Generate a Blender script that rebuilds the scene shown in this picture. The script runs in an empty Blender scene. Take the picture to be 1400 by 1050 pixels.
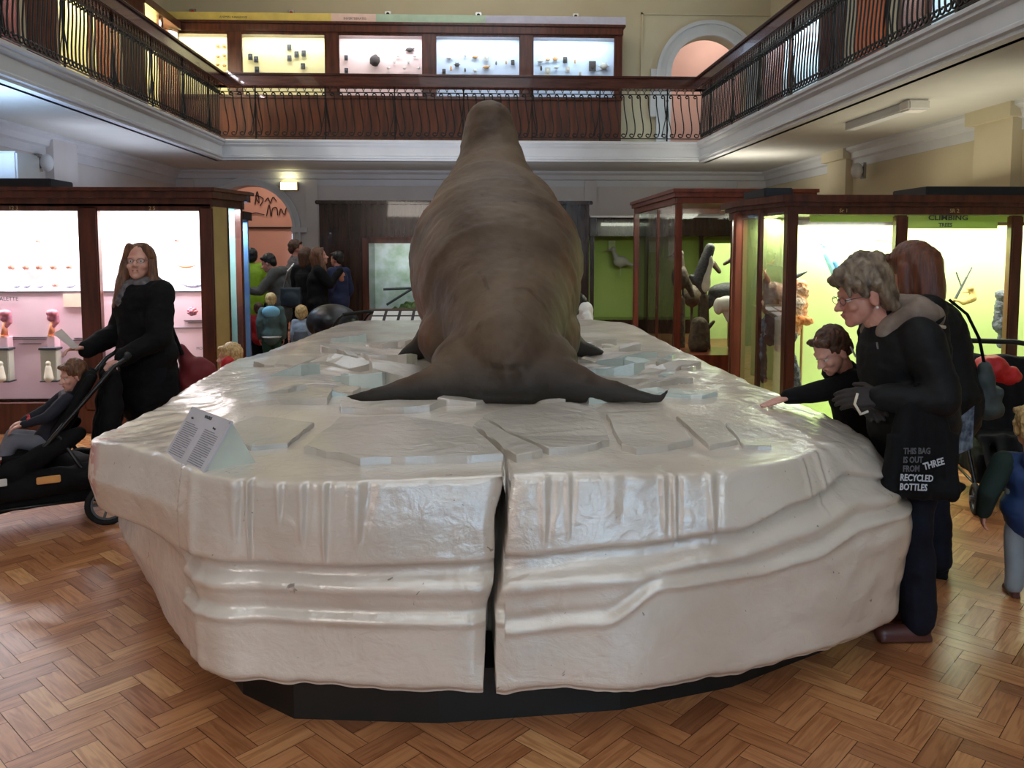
import bpy, bmesh, math, random
import numpy as np
from mathutils import Vector, Matrix, Euler, noise
C = bpy.context.scene.collection
PI = math.pi
# ---------------------------------------------------------------- camera
cam_d = bpy.data.cameras.new('camera'); cam = bpy.data.objects.new('camera', cam_d); C.objects.link(cam)
cam_d.sensor_width = 36; cam_d.lens = 1131/1400*36; cam_d.shift_y = -0.065
cam_d.clip_end = 80
cam.location = (0, 0, 1.6)
cam.rotation_euler = (math.radians(90-4.5), 0, math.radians(-2.5))
bpy.context.scene.camera = cam
# ---------------------------------------------------------------- world and exposure
vs = bpy.context.scene.view_settings
vs.view_transform = 'Standard'; vs.look = 'None'; vs.gamma = 1; vs.exposure = -0.05
w = bpy.data.worlds.new('world'); bpy.context.scene.world = w; w.use_nodes = True
w.node_tree.nodes['Background'].inputs[0].default_value = (.55, .6, .65, 1)
w.node_tree.nodes['Background'].inputs[1].default_value = .25
def area(name, loc, target, sx, sy, power, col=(1, 1, 1)):
    d = bpy.data.lights.new(name, 'AREA'); d.shape = 'RECTANGLE'; d.size = sx; d.size_y = sy
    d.energy = power; d.color = col
    o = bpy.data.objects.new(name, d); C.objects.link(o); o.location = loc
    o.rotation_euler = (Vector(target)-Vector(loc)).to_track_quat('-Z', 'Y').to_euler()
    return o
# daylight through the roof lights of the vault, a case uplight, and added fill lights
area('roof_daylight', (0, 9.5, 8.0), (0, 9.5, 0), 4.0, 12, 205, (.86, .93, 1))
area('roof_daylight_behind', (0, -1.0, 7.6), (0, .8, 0), 4.0, 5, 130, (.9, .95, 1))
area('upper_fill_left', (-4.9, 9, 6.6), (-4.9, 9, 0), .5, 9, 36, (1, .86, .62))  # added warm fill for the upper left wall, no lamp there
area('upper_fill_back', (0, 14.7, 7.2), (0, 17.2, 5.5), 8, .4, 30, (1, .86, .62))  # added warm fill for the upper back wall, no lamp there
area('case_uplight_left', (-5.1, 8.6, 2.42), (-5.1, 8.9, 5), 1.4, .5, 38, (.45, .66, 1))
area('soffit_fill_right', (5.1, 9.0, 2.45), (5.1, 9.2, 5), 1.2, 3.5, 17, (1, .93, .72))  # upward fill added to lighten the right soffit, no fitting there
area('soffit_fill_middle', (-.6, 13.9, 2.5), (-.6, 14.6, 5), 4, .6, 36, (.86, .88, 1))  # upward fill added to lighten the back soffit and lower wall
area('soffit_fill_back_right', (4.4, 13.9, 2.45), (4.4, 14.4, 5), 1.6, .6, 20, (1, .93, .8))  # upward fill added under the back right gallery
area('soffit_fill_left_back', (-5.0, 12.2, 2.45), (-5.0, 12.4, 5), .8, 3, 18, (.7, .78, 1))  # upward fill added under the far left gallery
area('high_end_fill', (1.2, -4.4, 5.0), (.5, 3, .6), 3.2, 1.6, 90, (.72, .88, 1))  # bluish light added behind the camera for glints on the ice, no window
area('warm_light_behind_left', (-2.2, -1.5, 3.0), (0, 4, .5), 1.4, .5, 30, (1, .9, .8))  # warm area light behind the camera, aimed at the ice
# ---------------------------------------------------------------- materials
def lin(c):
    o = []
    for v in c:
        v = v/255
        o.append(v/12.92 if v <= .04045 else ((v+.055)/1.055)**2.4)
    return tuple(o)+(1,)
def mat(name, rgb, rough=.5, metal=0, spec=.5, nz=None, rgb2=None, bump=None, coat=0, stretch=(1, 1, 1), emit=0, dist=.002, sheen=0):
    m = bpy.data.materials.new(name); m.use_nodes = True
    nt = m.node_tree; N = nt.nodes; L = nt.links; b = N['Principled BSDF']
    b.inputs['Roughness'].default_value = rough; b.inputs['Metallic'].default_value = metal
    b.inputs['Specular IOR Level'].default_value = spec
    b.inputs['Coat Weight'].default_value = coat
    if sheen: b.inputs['Sheen Weight'].default_value = sheen
    c = lin(rgb); b.inputs['Base Color'].default_value = c
    tc = N.new('ShaderNodeTexCoord'); mp = N.new('ShaderNodeMapping'); mp.inputs['Scale'].default_value = stretch
    L.new(tc.outputs['Object'], mp.inputs[0])
    t = N.new('ShaderNodeTexNoise'); t.inputs['Scale'].default_value = nz or 6; t.inputs['Detail'].default_value = 5
    L.new(mp.outputs[0], t.inputs['Vector'])
    r = N.new('ShaderNodeValToRGB'); r.color_ramp.elements[0].position = .33; r.color_ramp.elements[1].position = .67
    c2 = lin(rgb2) if rgb2 else tuple(v*.86 for v in c[:3])+(1,)
    r.color_ramp.elements[0].color = c2; r.color_ramp.elements[1].color = c
    L.new(t.outputs[0], r.inputs[0]); L.new(r.outputs[0], b.inputs['Base Color'])
    if bump:
        t2 = N.new('ShaderNodeTexNoise'); t2.inputs['Scale'].default_value = bump[0]; t2.inputs['Detail'].default_value = 6
        L.new(mp.outputs[0], t2.inputs['Vector'])
        bp = N.new('ShaderNodeBump'); bp.inputs['Strength'].default_value = bump[1]; bp.inputs['Distance'].default_value = dist
        L.new(t2.outputs[0], bp.inputs['Height']); L.new(bp.outputs[0], b.inputs['Normal'])
    if emit:
        b.inputs['Emission Color'].default_value = c; b.inputs['Emission Strength'].default_value = emit
    return m
def glass_mat(name, tint=(1, 1, 1), refl=1.0):
    m = bpy.data.materials.new(name); m.use_nodes = True; nt = m.node_tree; N = nt.nodes; L = nt.links
    N.remove(N['Principled BSDF']); out = N['Material Output']
    tr = N.new('ShaderNodeBsdfTransparent'); tr.inputs[0].default_value = tint+(1,)
    gl = N.new('ShaderNodeBsdfGlossy'); gl.inputs['Roughness'].default_value = .02
    fr = N.new('ShaderNodeFresnel'); fr.inputs[0].default_value = 1.45
    mu = N.new('ShaderNodeMath'); mu.operation = 'MULTIPLY'; mu.inputs[1].default_value = refl
    mx = N.new('ShaderNodeMixShader')
    L.new(fr.outputs[0], mu.inputs[0]); L.new(mu.outputs[0], mx.inputs[0]); L.new(tr.outputs[0], mx.inputs[1]); L.new(gl.outputs[0], mx.inputs[2])
    L.new(mx.outputs[0], out.inputs[0]); return m
M = {}
M['wall'] = mat('cream_wall', (198, 188, 160), .8, nz=1.2, rgb2=(190, 180, 152))
M['wall_low'] = mat('grey_white_wall', (204, 200, 197), .75, nz=1.5, rgb2=(196, 191, 188))
M['white'] = mat('white_plaster', (204, 206, 208), .5, nz=2, rgb2=(196, 198, 200))
M['soffit'] = mat('soffit_paint', (205, 205, 198), .7, nz=1)
M['ceiling'] = mat('vault_paint', (225, 220, 205), .8)
M['salmon'] = mat('salmon_wall', (206, 158, 138), .8, nz=1)
M['pinkwall'] = mat('pink_wall', (222, 186, 174), .8, nz=1)
M['wood'] = mat('mahogany', (96, 48, 32), .28, nz=3, rgb2=(58, 26, 18), stretch=(6, 6, .7), coat=.25, bump=(20, .1))
M['woodh'] = mat('mahogany_rail', (92, 48, 36), .25, nz=3, rgb2=(64, 30, 22), stretch=(.8, .8, 6), coat=.3)
M['woodr'] = mat('red_mahogany', (132, 66, 44), .3, nz=3, rgb2=(96, 44, 30), stretch=(5, 5, .8), coat=.2)
M['woodd'] = mat('dark_panel', (66, 46, 36), .22, nz=2, rgb2=(36, 25, 20), stretch=(7, 7, .6), coat=.4)
M['panelwood'] = mat('gallery_panel_wood', (104, 52, 28), .45, nz=2, rgb2=(62, 28, 16), stretch=(6, 6, .6))
M['iron'] = mat('wrought_iron', (20, 18, 18), .45, .3)
M['black'] = mat('black_cloth', (13, 13, 16), .85, nz=30, rgb2=(7, 7, 9), bump=(120, .3), spec=.25)
M['blackshell'] = mat('black_padded_coat', (17, 17, 19), .7, nz=12, rgb2=(8, 8, 9), bump=(35, .35), spec=.3, dist=.006)
M['blackplas'] = mat('black_plastic', (16, 16, 18), .35)
M['rubber'] = mat('rubber', (14, 14, 14), .8)
M['darkbox'] = mat('black_lamp_box', (22, 22, 28), .5)
M['steel'] = mat('steel', (170, 172, 176), .25, .9)
M['brass'] = mat('brass', (190, 160, 80), .3, .9)
M['navy'] = mat('navy_jacket', (22, 24, 38), .8, nz=20, bump=(60, .3)); M['greyp'] = mat('grey_trousers_cloth', (112, 112, 120), .85, nz=20)
M['jeans'] = mat('dark_navy_cloth', (17, 20, 33), .85, nz=25, rgb2=(10, 12, 22), bump=(80, .3), spec=.25)
M['skin'] = mat('skin', (205, 150, 130), .5, nz=12, rgb2=(188, 122, 105), bump=(90, .15))
M['skinp'] = mat('fair_skin', (218, 168, 150), .5, nz=12, rgb2=(206, 145, 128), bump=(90, .1))
M['lips'] = mat('lips', (176, 104, 96), .5)
M['eye'] = mat('eye_white', (225, 222, 218), .2)
M['iris'] = mat('iris', (40, 34, 30), .15)
M['hairg'] = mat('grey_brown_hair', (142, 122, 100), .45, nz=16, rgb2=(72, 56, 44), stretch=(1.6, 1.6, .8), bump=(50, .5), dist=.006)
M['hairr'] = mat('auburn_hair', (118, 64, 38), .32, nz=10, rgb2=(72, 36, 22), stretch=(6, 6, .3), bump=(40, .6), dist=.006)
M['hairb'] = mat('brown_hair', (92, 56, 34), .5, nz=40, rgb2=(52, 30, 18), stretch=(2, 2, .7), bump=(60, .7), dist=.008)
M['hairl'] = mat('long_brown_hair', (128, 84, 54), .45, nz=18, rgb2=(74, 44, 28), stretch=(5, 5, .5), bump=(50, .6), dist=.006)
M['hairbl'] = mat('blonde_hair', (216, 184, 128), .5, nz=40, rgb2=(168, 134, 84), stretch=(2, 2, 1), bump=(60, .7), dist=.006)
M['hairbk'] = mat('black_hair', (26, 20, 18), .4, nz=40, bump=(60, .6), dist=.006)
M['taupe'] = mat('taupe_lining', (140, 122, 108), .8, nz=14, rgb2=(108, 92, 82), bump=(60, .4))
M['greysc'] = mat('grey_scarf', (118, 112, 114), .9, nz=30, rgb2=(70, 66, 70), bump=(80, .6), dist=.006)
M['red'] = mat('red_cloth', (190, 30, 34), .6, nz=10, bump=(60, .3))
M['darkred'] = mat('dark_red_cloth', (110, 18, 26), .7)
M['cream'] = mat('cream_cloth', (215, 205, 185), .8)
M['paper'] = mat('paper', (232, 230, 226), .6)
M['ink'] = mat('ink', (60, 60, 66), .7)
M['gold'] = mat('gold_lettering', (205, 180, 120), .4)
M['glass'] = glass_mat('case_glass', (.97, 1, .98), .7); M['glassq'] = glass_mat('gallery_glass', (1, 1, 1), .12)
M['shoe'] = mat('brown_leather', (84, 46, 40), .4)
M['tube'] = mat('lit_diffuser', (255, 240, 190), .5, emit=5)
# ---------------------------------------------------------------- helpers
def link(name, bm, m, parent=None, smooth=False, loc=None):
    me = bpy.data.meshes.new(name); bmesh.ops.recalc_face_normals(bm, faces=bm.faces); bm.to_mesh(me); bm.free()
    return linkme(name, me, m, parent, smooth, loc)
def linkme(name, me, m, parent=None, smooth=False, loc=None):
    if m: me.materials.append(M[m] if isinstance(m, str) else m)
    o = bpy.data.objects.new(name, me); C.objects.link(o)
    if parent: o.parent = parent
    if loc is not None: o.location = loc
    if smooth: me.polygons.foreach_set('use_smooth', [True]*len(me.polygons))
    return o
def tag(o, label, cat, group=None, kind=None):
    o['label'] = label; o['category'] = cat
    if group: o['group'] = group
    if kind: o['kind'] = kind
    return o
def thing(name, label, cat, loc=(0, 0, 0), rz=0, group=None):
    o = bpy.data.objects.new(name, None); C.objects.link(o); o.location = loc; o.rotation_euler = (0, 0, rz)
    o.empty_display_size = .1
    return tag(o, label, cat, group)
def struct(o):
    o['kind'] = 'structure'; return o
def box(bm, x0, x1, y0, y1, z0, z1, rot=None, bev=0):
    r = bmesh.ops.create_cube(bm, size=1)['verts']
    for v in r: v.co = Vector(((x0+x1)/2+v.co.x*(x1-x0), (y0+y1)/2+v.co.y*(y1-y0), (z0+z1)/2+v.co.z*(z1-z0)))
    if bev:
        es = list({e for v in r for e in v.link_edges})
        g = bmesh.ops.bevel(bm, geom=es, offset=bev, segments=2, affect='EDGES', clamp_overlap=True)
        r = list({v for f in g['faces'] for v in f.verts} | {v for v in r if v.is_valid})
    if rot is not None:
        for v in r: v.co = rot @ v.co
    return r
def BX(name, dims, m, parent=None, bev=0, rot=None):
    bm = bmesh.new(); box(bm, *dims, rot=rot, bev=bev); return link(name, bm, m, parent)
def frames(pts):
    pts = [Vector(p) for p in pts]; out = []; up = Vector((0, 0, 1))
    t0 = (pts[1]-pts[0]).normalized()
    n = t0.cross(up if abs(t0.z) < .9 else Vector((1, 0, 0))).normalized()
    for i, p in enumerate(pts):
        a = pts[max(i-1, 0)]; b = pts[min(i+1, len(pts)-1)]; t = (b-a)
        t = t.normalized() if t.length > 1e-9 else t0
        n = (n-t*n.dot(t)); n = n.normalized() if n.length > 1e-6 else t.orthogonal().normalized()
        out.append((p, t, n, t.cross(n)))
    return out
def tube(bm, pts, r, k=8, flat=1.0, cap=True):
    fr = frames(pts); rs = r if hasattr(r, '__len__') else [r]*len(pts); rows = []
    for (p, t, n, b), rr in zip(fr, rs):
        rows.append([bm.verts.new(p+n*math.cos(2*PI*j/k)*rr+b*math.sin(2*PI*j/k)*rr*flat) for j in range(k)])
    for a, c in zip(rows, rows[1:]):
        for j in range(k): bm.faces.new((a[j], a[(j+1) % k], c[(j+1) % k], c[j]))
    if cap: bm.faces.new(rows[0][::-1]); bm.faces.new(rows[-1])
    return rows
def cap(bm, p0, r0, p1, r1, k=14):
    p0 = Vector(p0); p1 = Vector(p1); d = (p1-p0).normalized()
    pts = []; rs = []
    for i in range(5):
        a = PI/2*(1-i/4); pts.append(p0-d*math.sin(a)*r0); rs.append(max(math.cos(a)*r0, r0*.03))
    for i in range(5):
        a = PI/2*i/4; pts.append(p1+d*math.sin(a)*r1); rs.append(max(math.cos(a)*r1, r1*.03))
    tube(bm, pts, rs, k)
def ell(bm, c, r, rot=None, sub=3):
    if not hasattr(r, '__len__'): r = (r, r, r)
    vs_ = bmesh.ops.create_icosphere(bm, subdivisions=sub, radius=1)['verts']
    for v in vs_:
        p = Vector((v.co.x*r[0], v.co.y*r[1], v.co.z*r[2]))
        if rot is not None: p = rot @ p
        v.co = p+Vector(c)
def prism(bm, poly, z0, z1):
    a = [bm.verts.new((x, y, z0)) for x, y in poly]; b = [bm.verts.new((x, y, z1)) for x, y in poly]
    bm.faces.new(a[::-1]); bm.faces.new(b)
    for i in range(len(poly)): j = (i+1) % len(poly); bm.faces.new((a[i], a[j], b[j], b[i]))
def blob(name, prims, m, parent=None, vox=.01, sm=4, disp=None, fac=.5):
    """closed shapes melted into one continuous skin"""
    bm = bmesh.new()
    for p in prims:
        if p[0] == 'c': cap(bm, *p[1:])
        elif p[0] == 'e': ell(bm, *p[1:])
        elif p[0] == 'b': box(bm, *p[1])
        elif p[0] == 't': tube(bm, *p[1:])
    bmesh.ops.recalc_face_normals(bm, faces=bm.faces)
    me = bpy.data.meshes.new('tmp'); bm.to_mesh(me); bm.free()
    o = bpy.data.objects.new('tmp', me); C.objects.link(o)
    r = o.modifiers.new('r', 'REMESH'); r.mode = 'VOXEL'; r.voxel_size = vox; r.use_smooth_shade = True
    if sm:
        s = o.modifiers.new('s', 'SMOOTH'); s.iterations = sm; s.factor = fac
    bpy.context.view_layer.update(); dg = bpy.context.evaluated_depsgraph_get()
    nm = bpy.data.meshes.new_from_object(o.evaluated_get(dg)); bpy.data.objects.remove(o); bpy.data.meshes.remove(me)
    nm.materials.clear()
    if disp:
        nrm = [v.normal.copy() for v in nm.vertices]
        for v, n in zip(nm.vertices, nrm): v.co += n*disp(v.co)
    nm.name = name
    return linkme(name, nm, m, parent, True)
def text(s, loc, size, m, parent, rot=(PI/2, 0, 0), ext=.0006, align='CENTER', name='lettering', bold=0, sx=1):
    d = bpy.data.curves.new(name, 'FONT'); d.body = s; d.size = size; d.extrude = ext; d.align_x = align; d.offset = bold
    o = bpy.data.objects.new(name, d); C.objects.link(o); o.location = loc; o.rotation_euler = rot; o.scale = (sx, 1, 1)
    d.resolution_u = 2; bpy.context.view_layer.update()
    me = bpy.data.meshes.new_from_object(o.evaluated_get(bpy.context.evaluated_depsgraph_get())); bpy.data.objects.remove(o); bpy.data.curves.remove(d)
    me.materials.clear(); o = linkme(name, me, m, parent); o.location = loc; o.rotation_euler = rot; o.scale = (sx, 1, 1); return o
def copy_tree(o, parent=None):
    c = o.copy(); C.objects.link(c)
    if parent: c.parent = parent
    for ch in list(o.children): copy_tree(ch, c)
    return c
def wpt(root, p): return root.matrix_world @ Vector(p)
# ---------------------------------------------------------------- the room
XL, XR, YB, YF = -6.0, 6.0, 17.0, -5.0        # inner wall faces
EL, ER, EB = -4.5, 4.08, 15.1                # gallery edges
ZS, ZG, ZR = 3.24, 3.6, 4.62                  # soffit, gallery floor, rail top
def floor_mesh():
    Wd, n = .084, 3; c45, s45 = math.cos(math.radians(45)), math.sin(math.radians(45))
    V = []; F = []; tone = []; gx = []
    rnd = random.Random(3); g = .0011
    V += [(XL, YF, -.004), (XR, YF, -.004), (XR, YB+5, -.004), (XL, YB+5, -.004)]; F.append((0, 1, 2, 3)); tone.append(.0); gx.append((0, 0, 0))
    R = int(20/Wd)
    for a in range(-R, R):
        for b in range(-60, 60):
            ox, oy = a+n*b, a-n*b
            for kind in (0, 1):
                x0, y0, x1, y1 = (ox, oy, ox+n, oy+1) if kind == 0 else (ox, oy+1, ox+1, oy+1+n)
                cxm, cym = (x0+x1)/2*Wd, (y0+y1)/2*Wd
                wx, wy = cxm*c45-cym*s45, cxm*s45+cym*c45+7
                if wx < XL+.1 or wx > XR-.1 or wy < 1.2 or wy > YB+3: continue
                tv = rnd.random(); off = rnd.random()*50
                i0 = len(V)
                for (px, py) in ((x0*Wd+g, y0*Wd+g), (x1*Wd-g, y0*Wd+g), (x1*Wd-g, y1*Wd-g), (x0*Wd+g, y1*Wd-g)):
                    V.append((px*c45-py*s45, px*s45+py*c45+7, 0))
                F.append((i0, i0+1, i0+2, i0+3)); tone.append(.15+.85*tv); gx.append((kind, off, 0))
    me = bpy.data.meshes.new('floor'); me.from_pydata(V, [], F)
    at = me.attributes.new('tone', 'FLOAT', 'FACE'); at.data.foreach_set('value', tone)
    ak = me.attributes.new('kind', 'FLOAT', 'FACE'); ak.data.foreach_set('value', [q[0] for q in gx])
    ao = me.attributes.new('seed', 'FLOAT', 'FACE'); ao.data.foreach_set('value', [q[1] for q in gx])
    m = bpy.data.materials.new('parquet'); m.use_nodes = True; nt = m.node_tree; N = nt.nodes; L = nt.links; b = N['Principled BSDF']
    def attr(nm):
        k = N.new('ShaderNodeAttribute'); k.attribute_name = nm; return k.outputs['Fac']
    tc = N.new('ShaderNodeTexCoord'); rot = N.new('ShaderNodeVectorRotate'); rot.rotation_type = 'Z_AXIS'
    ang = N.new('ShaderNodeMath'); ang.operation = 'MULTIPLY_ADD'; ang.inputs[1].default_value = -PI/2; ang.inputs[2].default_value = -PI/4
    L.new(attr('kind'), ang.inputs[0]); L.new(ang.outputs[0], rot.inputs['Angle']); L.new(tc.outputs['Object'], rot.inputs['Vector'])
    mp = N.new('ShaderNodeMapping'); mp.inputs['Scale'].default_value = (3, 34, 1); L.new(rot.outputs[0], mp.inputs[0])
    cmb = N.new('ShaderNodeCombineXYZ'); L.new(attr('seed'), cmb.inputs[2]); L.new(cmb.outputs[0], mp.inputs['Location'])
    nz = N.new('ShaderNodeTexNoise'); nz.inputs['Scale'].default_value = 1.4; nz.inputs['Detail'].default_value = 6; nz.inputs['Distortion'].default_value = 1.2
    L.new(mp.outputs[0], nz.inputs['Vector'])
    rp = N.new('ShaderNodeValToRGB'); e = rp.color_ramp.elements
    e[0].position = 0; e[0].color = lin((30, 16, 10)); e[1].position = 1; e[1].color = lin((214, 164, 112))
    for p, c in ((.1, (30, 16, 10)), (.16, (160, 106, 70)), (.45, (184, 126, 83)), (.85, (198, 140, 94))):
        q = rp.color_ramp.elements.new(p); q.color = lin(c)
    L.new(attr('tone'), rp.inputs[0])
    r2 = N.new('ShaderNodeValToRGB'); r2.color_ramp.elements[0].position = .36; r2.color_ramp.elements[0].color = (.62, .5, .42, 1); r2.color_ramp.elements[1].position = .58; r2.color_ramp.elements[1].color = (1, 1, 1, 1)
    L.new(nz.outputs[0], r2.inputs[0])
    mx = N.new('ShaderNodeMix'); mx.data_type = 'RGBA'; mx.blend_type = 'MULTIPLY'; mx.inputs[0].default_value = .8
    L.new(rp.outputs[0], mx.inputs[6]); L.new(r2.outputs[0], mx.inputs[7]); L.new(mx.outputs[2], b.inputs['Base Color'])
    bp = N.new('ShaderNodeBump'); bp.inputs['Strength'].default_value = .12; bp.inputs['Distance'].default_value = .001; L.new(nz.outputs[0], bp.inputs['Height'])
    L.new(bp.outputs[0], b.inputs['Normal'])
    n3 = N.new('ShaderNodeTexNoise'); n3.inputs['Scale'].default_value = 1.1; L.new(tc.outputs['Object'], n3.inputs['Vector'])
    mr = N.new('ShaderNodeMapRange'); mr.inputs[3].default_value = .2; mr.inputs[4].default_value = .4; L.new(n3.outputs[0], mr.inputs[0]); L.new(mr.outputs[0], b.inputs['Roughness'])
    return linkme('floor', me, m)
struct(floor_mesh())
def arch_wall(name, x0, x1, z0, z1, y, th, arches, m, ydir=1):
    """wall in the xz plane with round-headed openings (cx, half width, sill z, spring z)"""
    bm = bmesh.new(); xs = [x0]
    for cx, hw, sz, sp in arches: xs += [cx-hw*math.cos(PI*i/28) for i in range(29)]
    xs.append(x1)
    def openat(x):
        for cx, hw, sz, sp in arches:
            if abs(x-cx) < hw-1e-6: return sz, sp+math.sqrt(max(hw*hw-(x-cx)**2, 0))
        for cx, hw, sz, sp in arches:
            if abs(x-cx) <= hw+1e-6: return sz, sp
        return None
    for a, b in zip(xs, xs[1:]):
        mid = openat((a+b)/2)
        if mid is None:
            box(bm, a, b, y, y+th*ydir, z0, z1)
        else:
            oa, ob = openat(a), openat(b)
            vv = [bm.verts.new(p) for p in ((a, y, oa[1]), (b, y, ob[1]), (b, y, z1), (a, y, z1), (a, y+th, oa[1]), (b, y+th, ob[1]), (b, y+th, z1), (a, y+th, z1))]
            for f in ((0, 1, 2, 3), (7, 6, 5, 4), (0, 4, 5, 1)): bm.faces.new([vv[i] for i in f])
            if mid[0] > z0: box(bm, a, b, y, y+th, z0, mid[0])
    return struct(link(name, bm, m))
AL = (-4.55, .86, 0, 2.08)      # lower left archway
AU = (4.75, .78, ZG, 5.2)       # upper right arch
AM = (3.75, .8, 0, 2.35)        # arch hidden behind the cases
arch_wall('wall_back', XL-.3, XR+.3, -.01, ZG, YB, .35, [AL], 'wall_low')
arch_wall('wall_back_upper', XL-.3, XR+.3, ZG, 9.4, YB, .35, [AU], 'wall')
struct(BX('wall_left', (XL-.3, XL, YF, YB, -.01, ZG), 'wall_low')); struct(BX('wall_left_upper', (XL-.3, XL, YF, YB, ZG, 7), 'wall'))
struct(BX('wall_right', (XR, XR+.3, YF, YB, -.01, ZG), 'wall')); struct(BX('wall_right_upper', (XR, XR+.3, YF, YB, ZG, 7), 'wall'))
struct(BX('wall_front', (XL-.3, XR+.3, YF-.3, YF, -.01, 9.4), 'wall'))
bm = bmesh.new(); rows = []
for i in range(25):
    a = PI*i/24; rows.append([(-6.3*math.cos(a), y, 6.9+2.4*math.sin(a)) for y in (YF-.3, YB+.35)])
for a, b in zip(rows, rows[1:]):
    bm.faces.new([bm.verts.new(p) for p in (a[0], a[1], b[1], b[0])])
struct(link('ceiling', bm, 'ceiling'))
# room behind the archway
struct(BX('wall_entrance', (-7.5, -1.5, 20.6, 20.8, -.01, 5), 'salmon'))
struct(BX('wall_passage', (-7.5, -7.3, 17.35, 20.6, -.01, 5), 'salmon'))
struct(BX('ceiling_entrance', (-7.5, -1.5, 17.35, 20.8, 4.3, 4.4), 'pinkwall'))
struct(BX('wall_passage_right', (-1.7, -1.5, 17.35, 20.6, -.01, 5), 'salmon'))
area('entrance_lamp', (-4.6, 18.8, 4.2), (-4.6, 18.8, 0), 2, 1.5, 60, (1, .82, .72))
struct(BX('wall_upper_room', (3, 7, 19.2, 19.3, ZG, 7.5), 'pinkwall')); struct(BX('wall_upper_room_side', (2.9, 3, 17.35, 19.3, ZG, 7.5), 'pinkwall'))
struct(BX('wall_upper_room_right', (7, 7.1, 17.35, 19.3, ZG, 7.5), 'pinkwall')); struct(BX('ceiling_upper_room', (2.9, 7.1, 17.35, 19.3, 7.4, 7.5), 'pinkwall'))
struct(BX('floor_upper_room', (2.9, 7.1, 17.0, 19.3, ZG-.1, ZG), 'woodd'))
area('upper_room_lamp', (5.6, 18.0, 7.0), (4.2, 18.6, 4), .8, .8, 40, (1, .88, .8))
# script lettering and pinned strips on the entrance wall
wl = thing('wall_inscription', 'dark handwritten style lettering on the salmon wall seen through the archway', 'inscription', (-5.05, 20.56, 2.78))
for k, (pts) in enumerate(([(-.32, 0, -.02), (-.26, 0, .3), (-.22, 0, .02), (-.3, 0, .2), (-.12, 0, .12), (-.2, 0, -.05)],
                           [(-.08, 0, .05), (0, 0, .14), (.05, 0, .02), (.12, 0, .16), (.2, 0, .06)],
                           [(-.05, 0, -.3), (.02, 0, -.02), (.06, 0, -.3), (.1, 0, -.12), (.2, 0, -.1), (.22, 0, -.28)],
                           [(.26, 0, -.28), (.3, 0, -.12), (.38, 0, -.26), (.44, 0, -.1), (.55, 0, -.22)], [(-.5, 0, -.26), (-.3, 0, -.22), (-.1, 0, -.27)])):
    bm = bmesh.new(); pp = []
    P = [Vector(p) for p in pts]
    for i in range(len(P)-1):
        a = P[max(i-1, 0)]; b = P[i]; c = P[i+1]; d = P[min(i+2, len(P)-1)]
        for j in range(6):
            t = j/6; pp.append(.5*((2*b)+(c-a)*t+(2*a-5*b+4*c-d)*t*t+(3*b-a-3*c+d)*t**3))
    pp.append(P[-1]); tube(bm, pp, .012, 5); link('lettering', bm, 'iron', wl)
tag(BX('picture_rail', (-6.2, -3.2, 20.55, 20.6, 2.18, 2.22), 'iron'), 'thin dark rail across the salmon wall through the archway', 'rail')
o = BX('wall_light', (-4.02, -3.9, 20.48, 20.58, 1.55, 2.25), 'tube'); tag(o, 'glowing warm upright lamp on the salmon wall through the archway', 'lamp')
o = BX('wall_light', (-4.48, -4.40, 20.48, 20.58, 1.15, 2.05), mat('cool_diffuser', (200, 210, 245), .5, emit=.9)); tag(o, 'pale blue upright light strip seen through the archway', 'lamp')
# gallery slabs with moulded fascia swept along the three edges
def ubox(name, z0, z1, grow, m, parent=None):
    bm = bmesh.new(); xl, xr, yb = EL+grow, ER-grow, EB-grow
    box(bm, XL, xl, YF, YB, z0, z1); box(bm, xr, XR, YF, YB, z0, z1); box(bm, xl, xr, yb, YB, z0, z1)
    return struct(link(name, bm, m, parent))
ubox('gallery_floor', ZS, ZG-.02, -.1, 'soffit')
prof = [(.0, ZS-.0), (.0, ZS+.03), (.025, ZS+.045), (.025, ZS+.075), (.01, ZS+.09), (.01, ZS+.235), (.03, ZS+.25), (.05, ZS+.27), (.05, ZS+.30), (.075, ZS+.315), (.075, ZS+.345), (.06, ZG), (-.16, ZG), (-.16, ZS)]
bm = bmesh.new(); sects = []
for (ax_, ay_, dx, dy) in ((EL, YF, 1, 0), (EL, EB, 1, -1), (ER, EB, -1, -1), (ER, YF, -1, 0)):
    sects.append([bm.verts.new((ax_+o_*dx, ay_+o_*dy, z)) for o_, z in prof])
for a, b in zip(sects, sects[1:]):
    for i in range(len(prof)): j = (i+1) % len(prof); bm.faces.new((a[i], a[j], b[j], b[i]))
struct(link('trim_1', bm, 'white'))
def sweepU(name, prof, m, inset):
    bm = bmesh.new(); sects = []
    xl, xr, yb = XL+inset, XR-inset, YB-inset
    for (ax_, ay_, dx, dy) in ((xl, YF, 1, 0), (xl, yb, 1, -1), (xr, yb, -1, -1), (xr, YF, -1, 0)):
        sects.append([bm.verts.new((ax_+o_*dx, ay_+o_*dy, z)) for o_, z in prof])
    for a, b in zip(sects, sects[1:]):
        for i in range(len(prof)): j = (i+1) % len(prof); bm.faces.new((a[i], a[j], b[j], b[i]))
    return struct(link(name, bm, m))
sweepU('trim_2', [(0, ZS), (.16, ZS), (.16, ZS-.04), (.09, ZS-.08), (.07, ZS-.16), (.02, ZS-.18), (.02, ZS-.3), (0, ZS-.3)], 'white', 0)
bm = bmesh.new()
for x in (-5.75, -3.3, 2.35, 5.5):
    box(bm, x-.12, x+.12, YB-.05, YB, 0, ZS-.18)
struct(link('trim_3', bm, 'wall_low'))
bm = bmesh.new()
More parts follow.
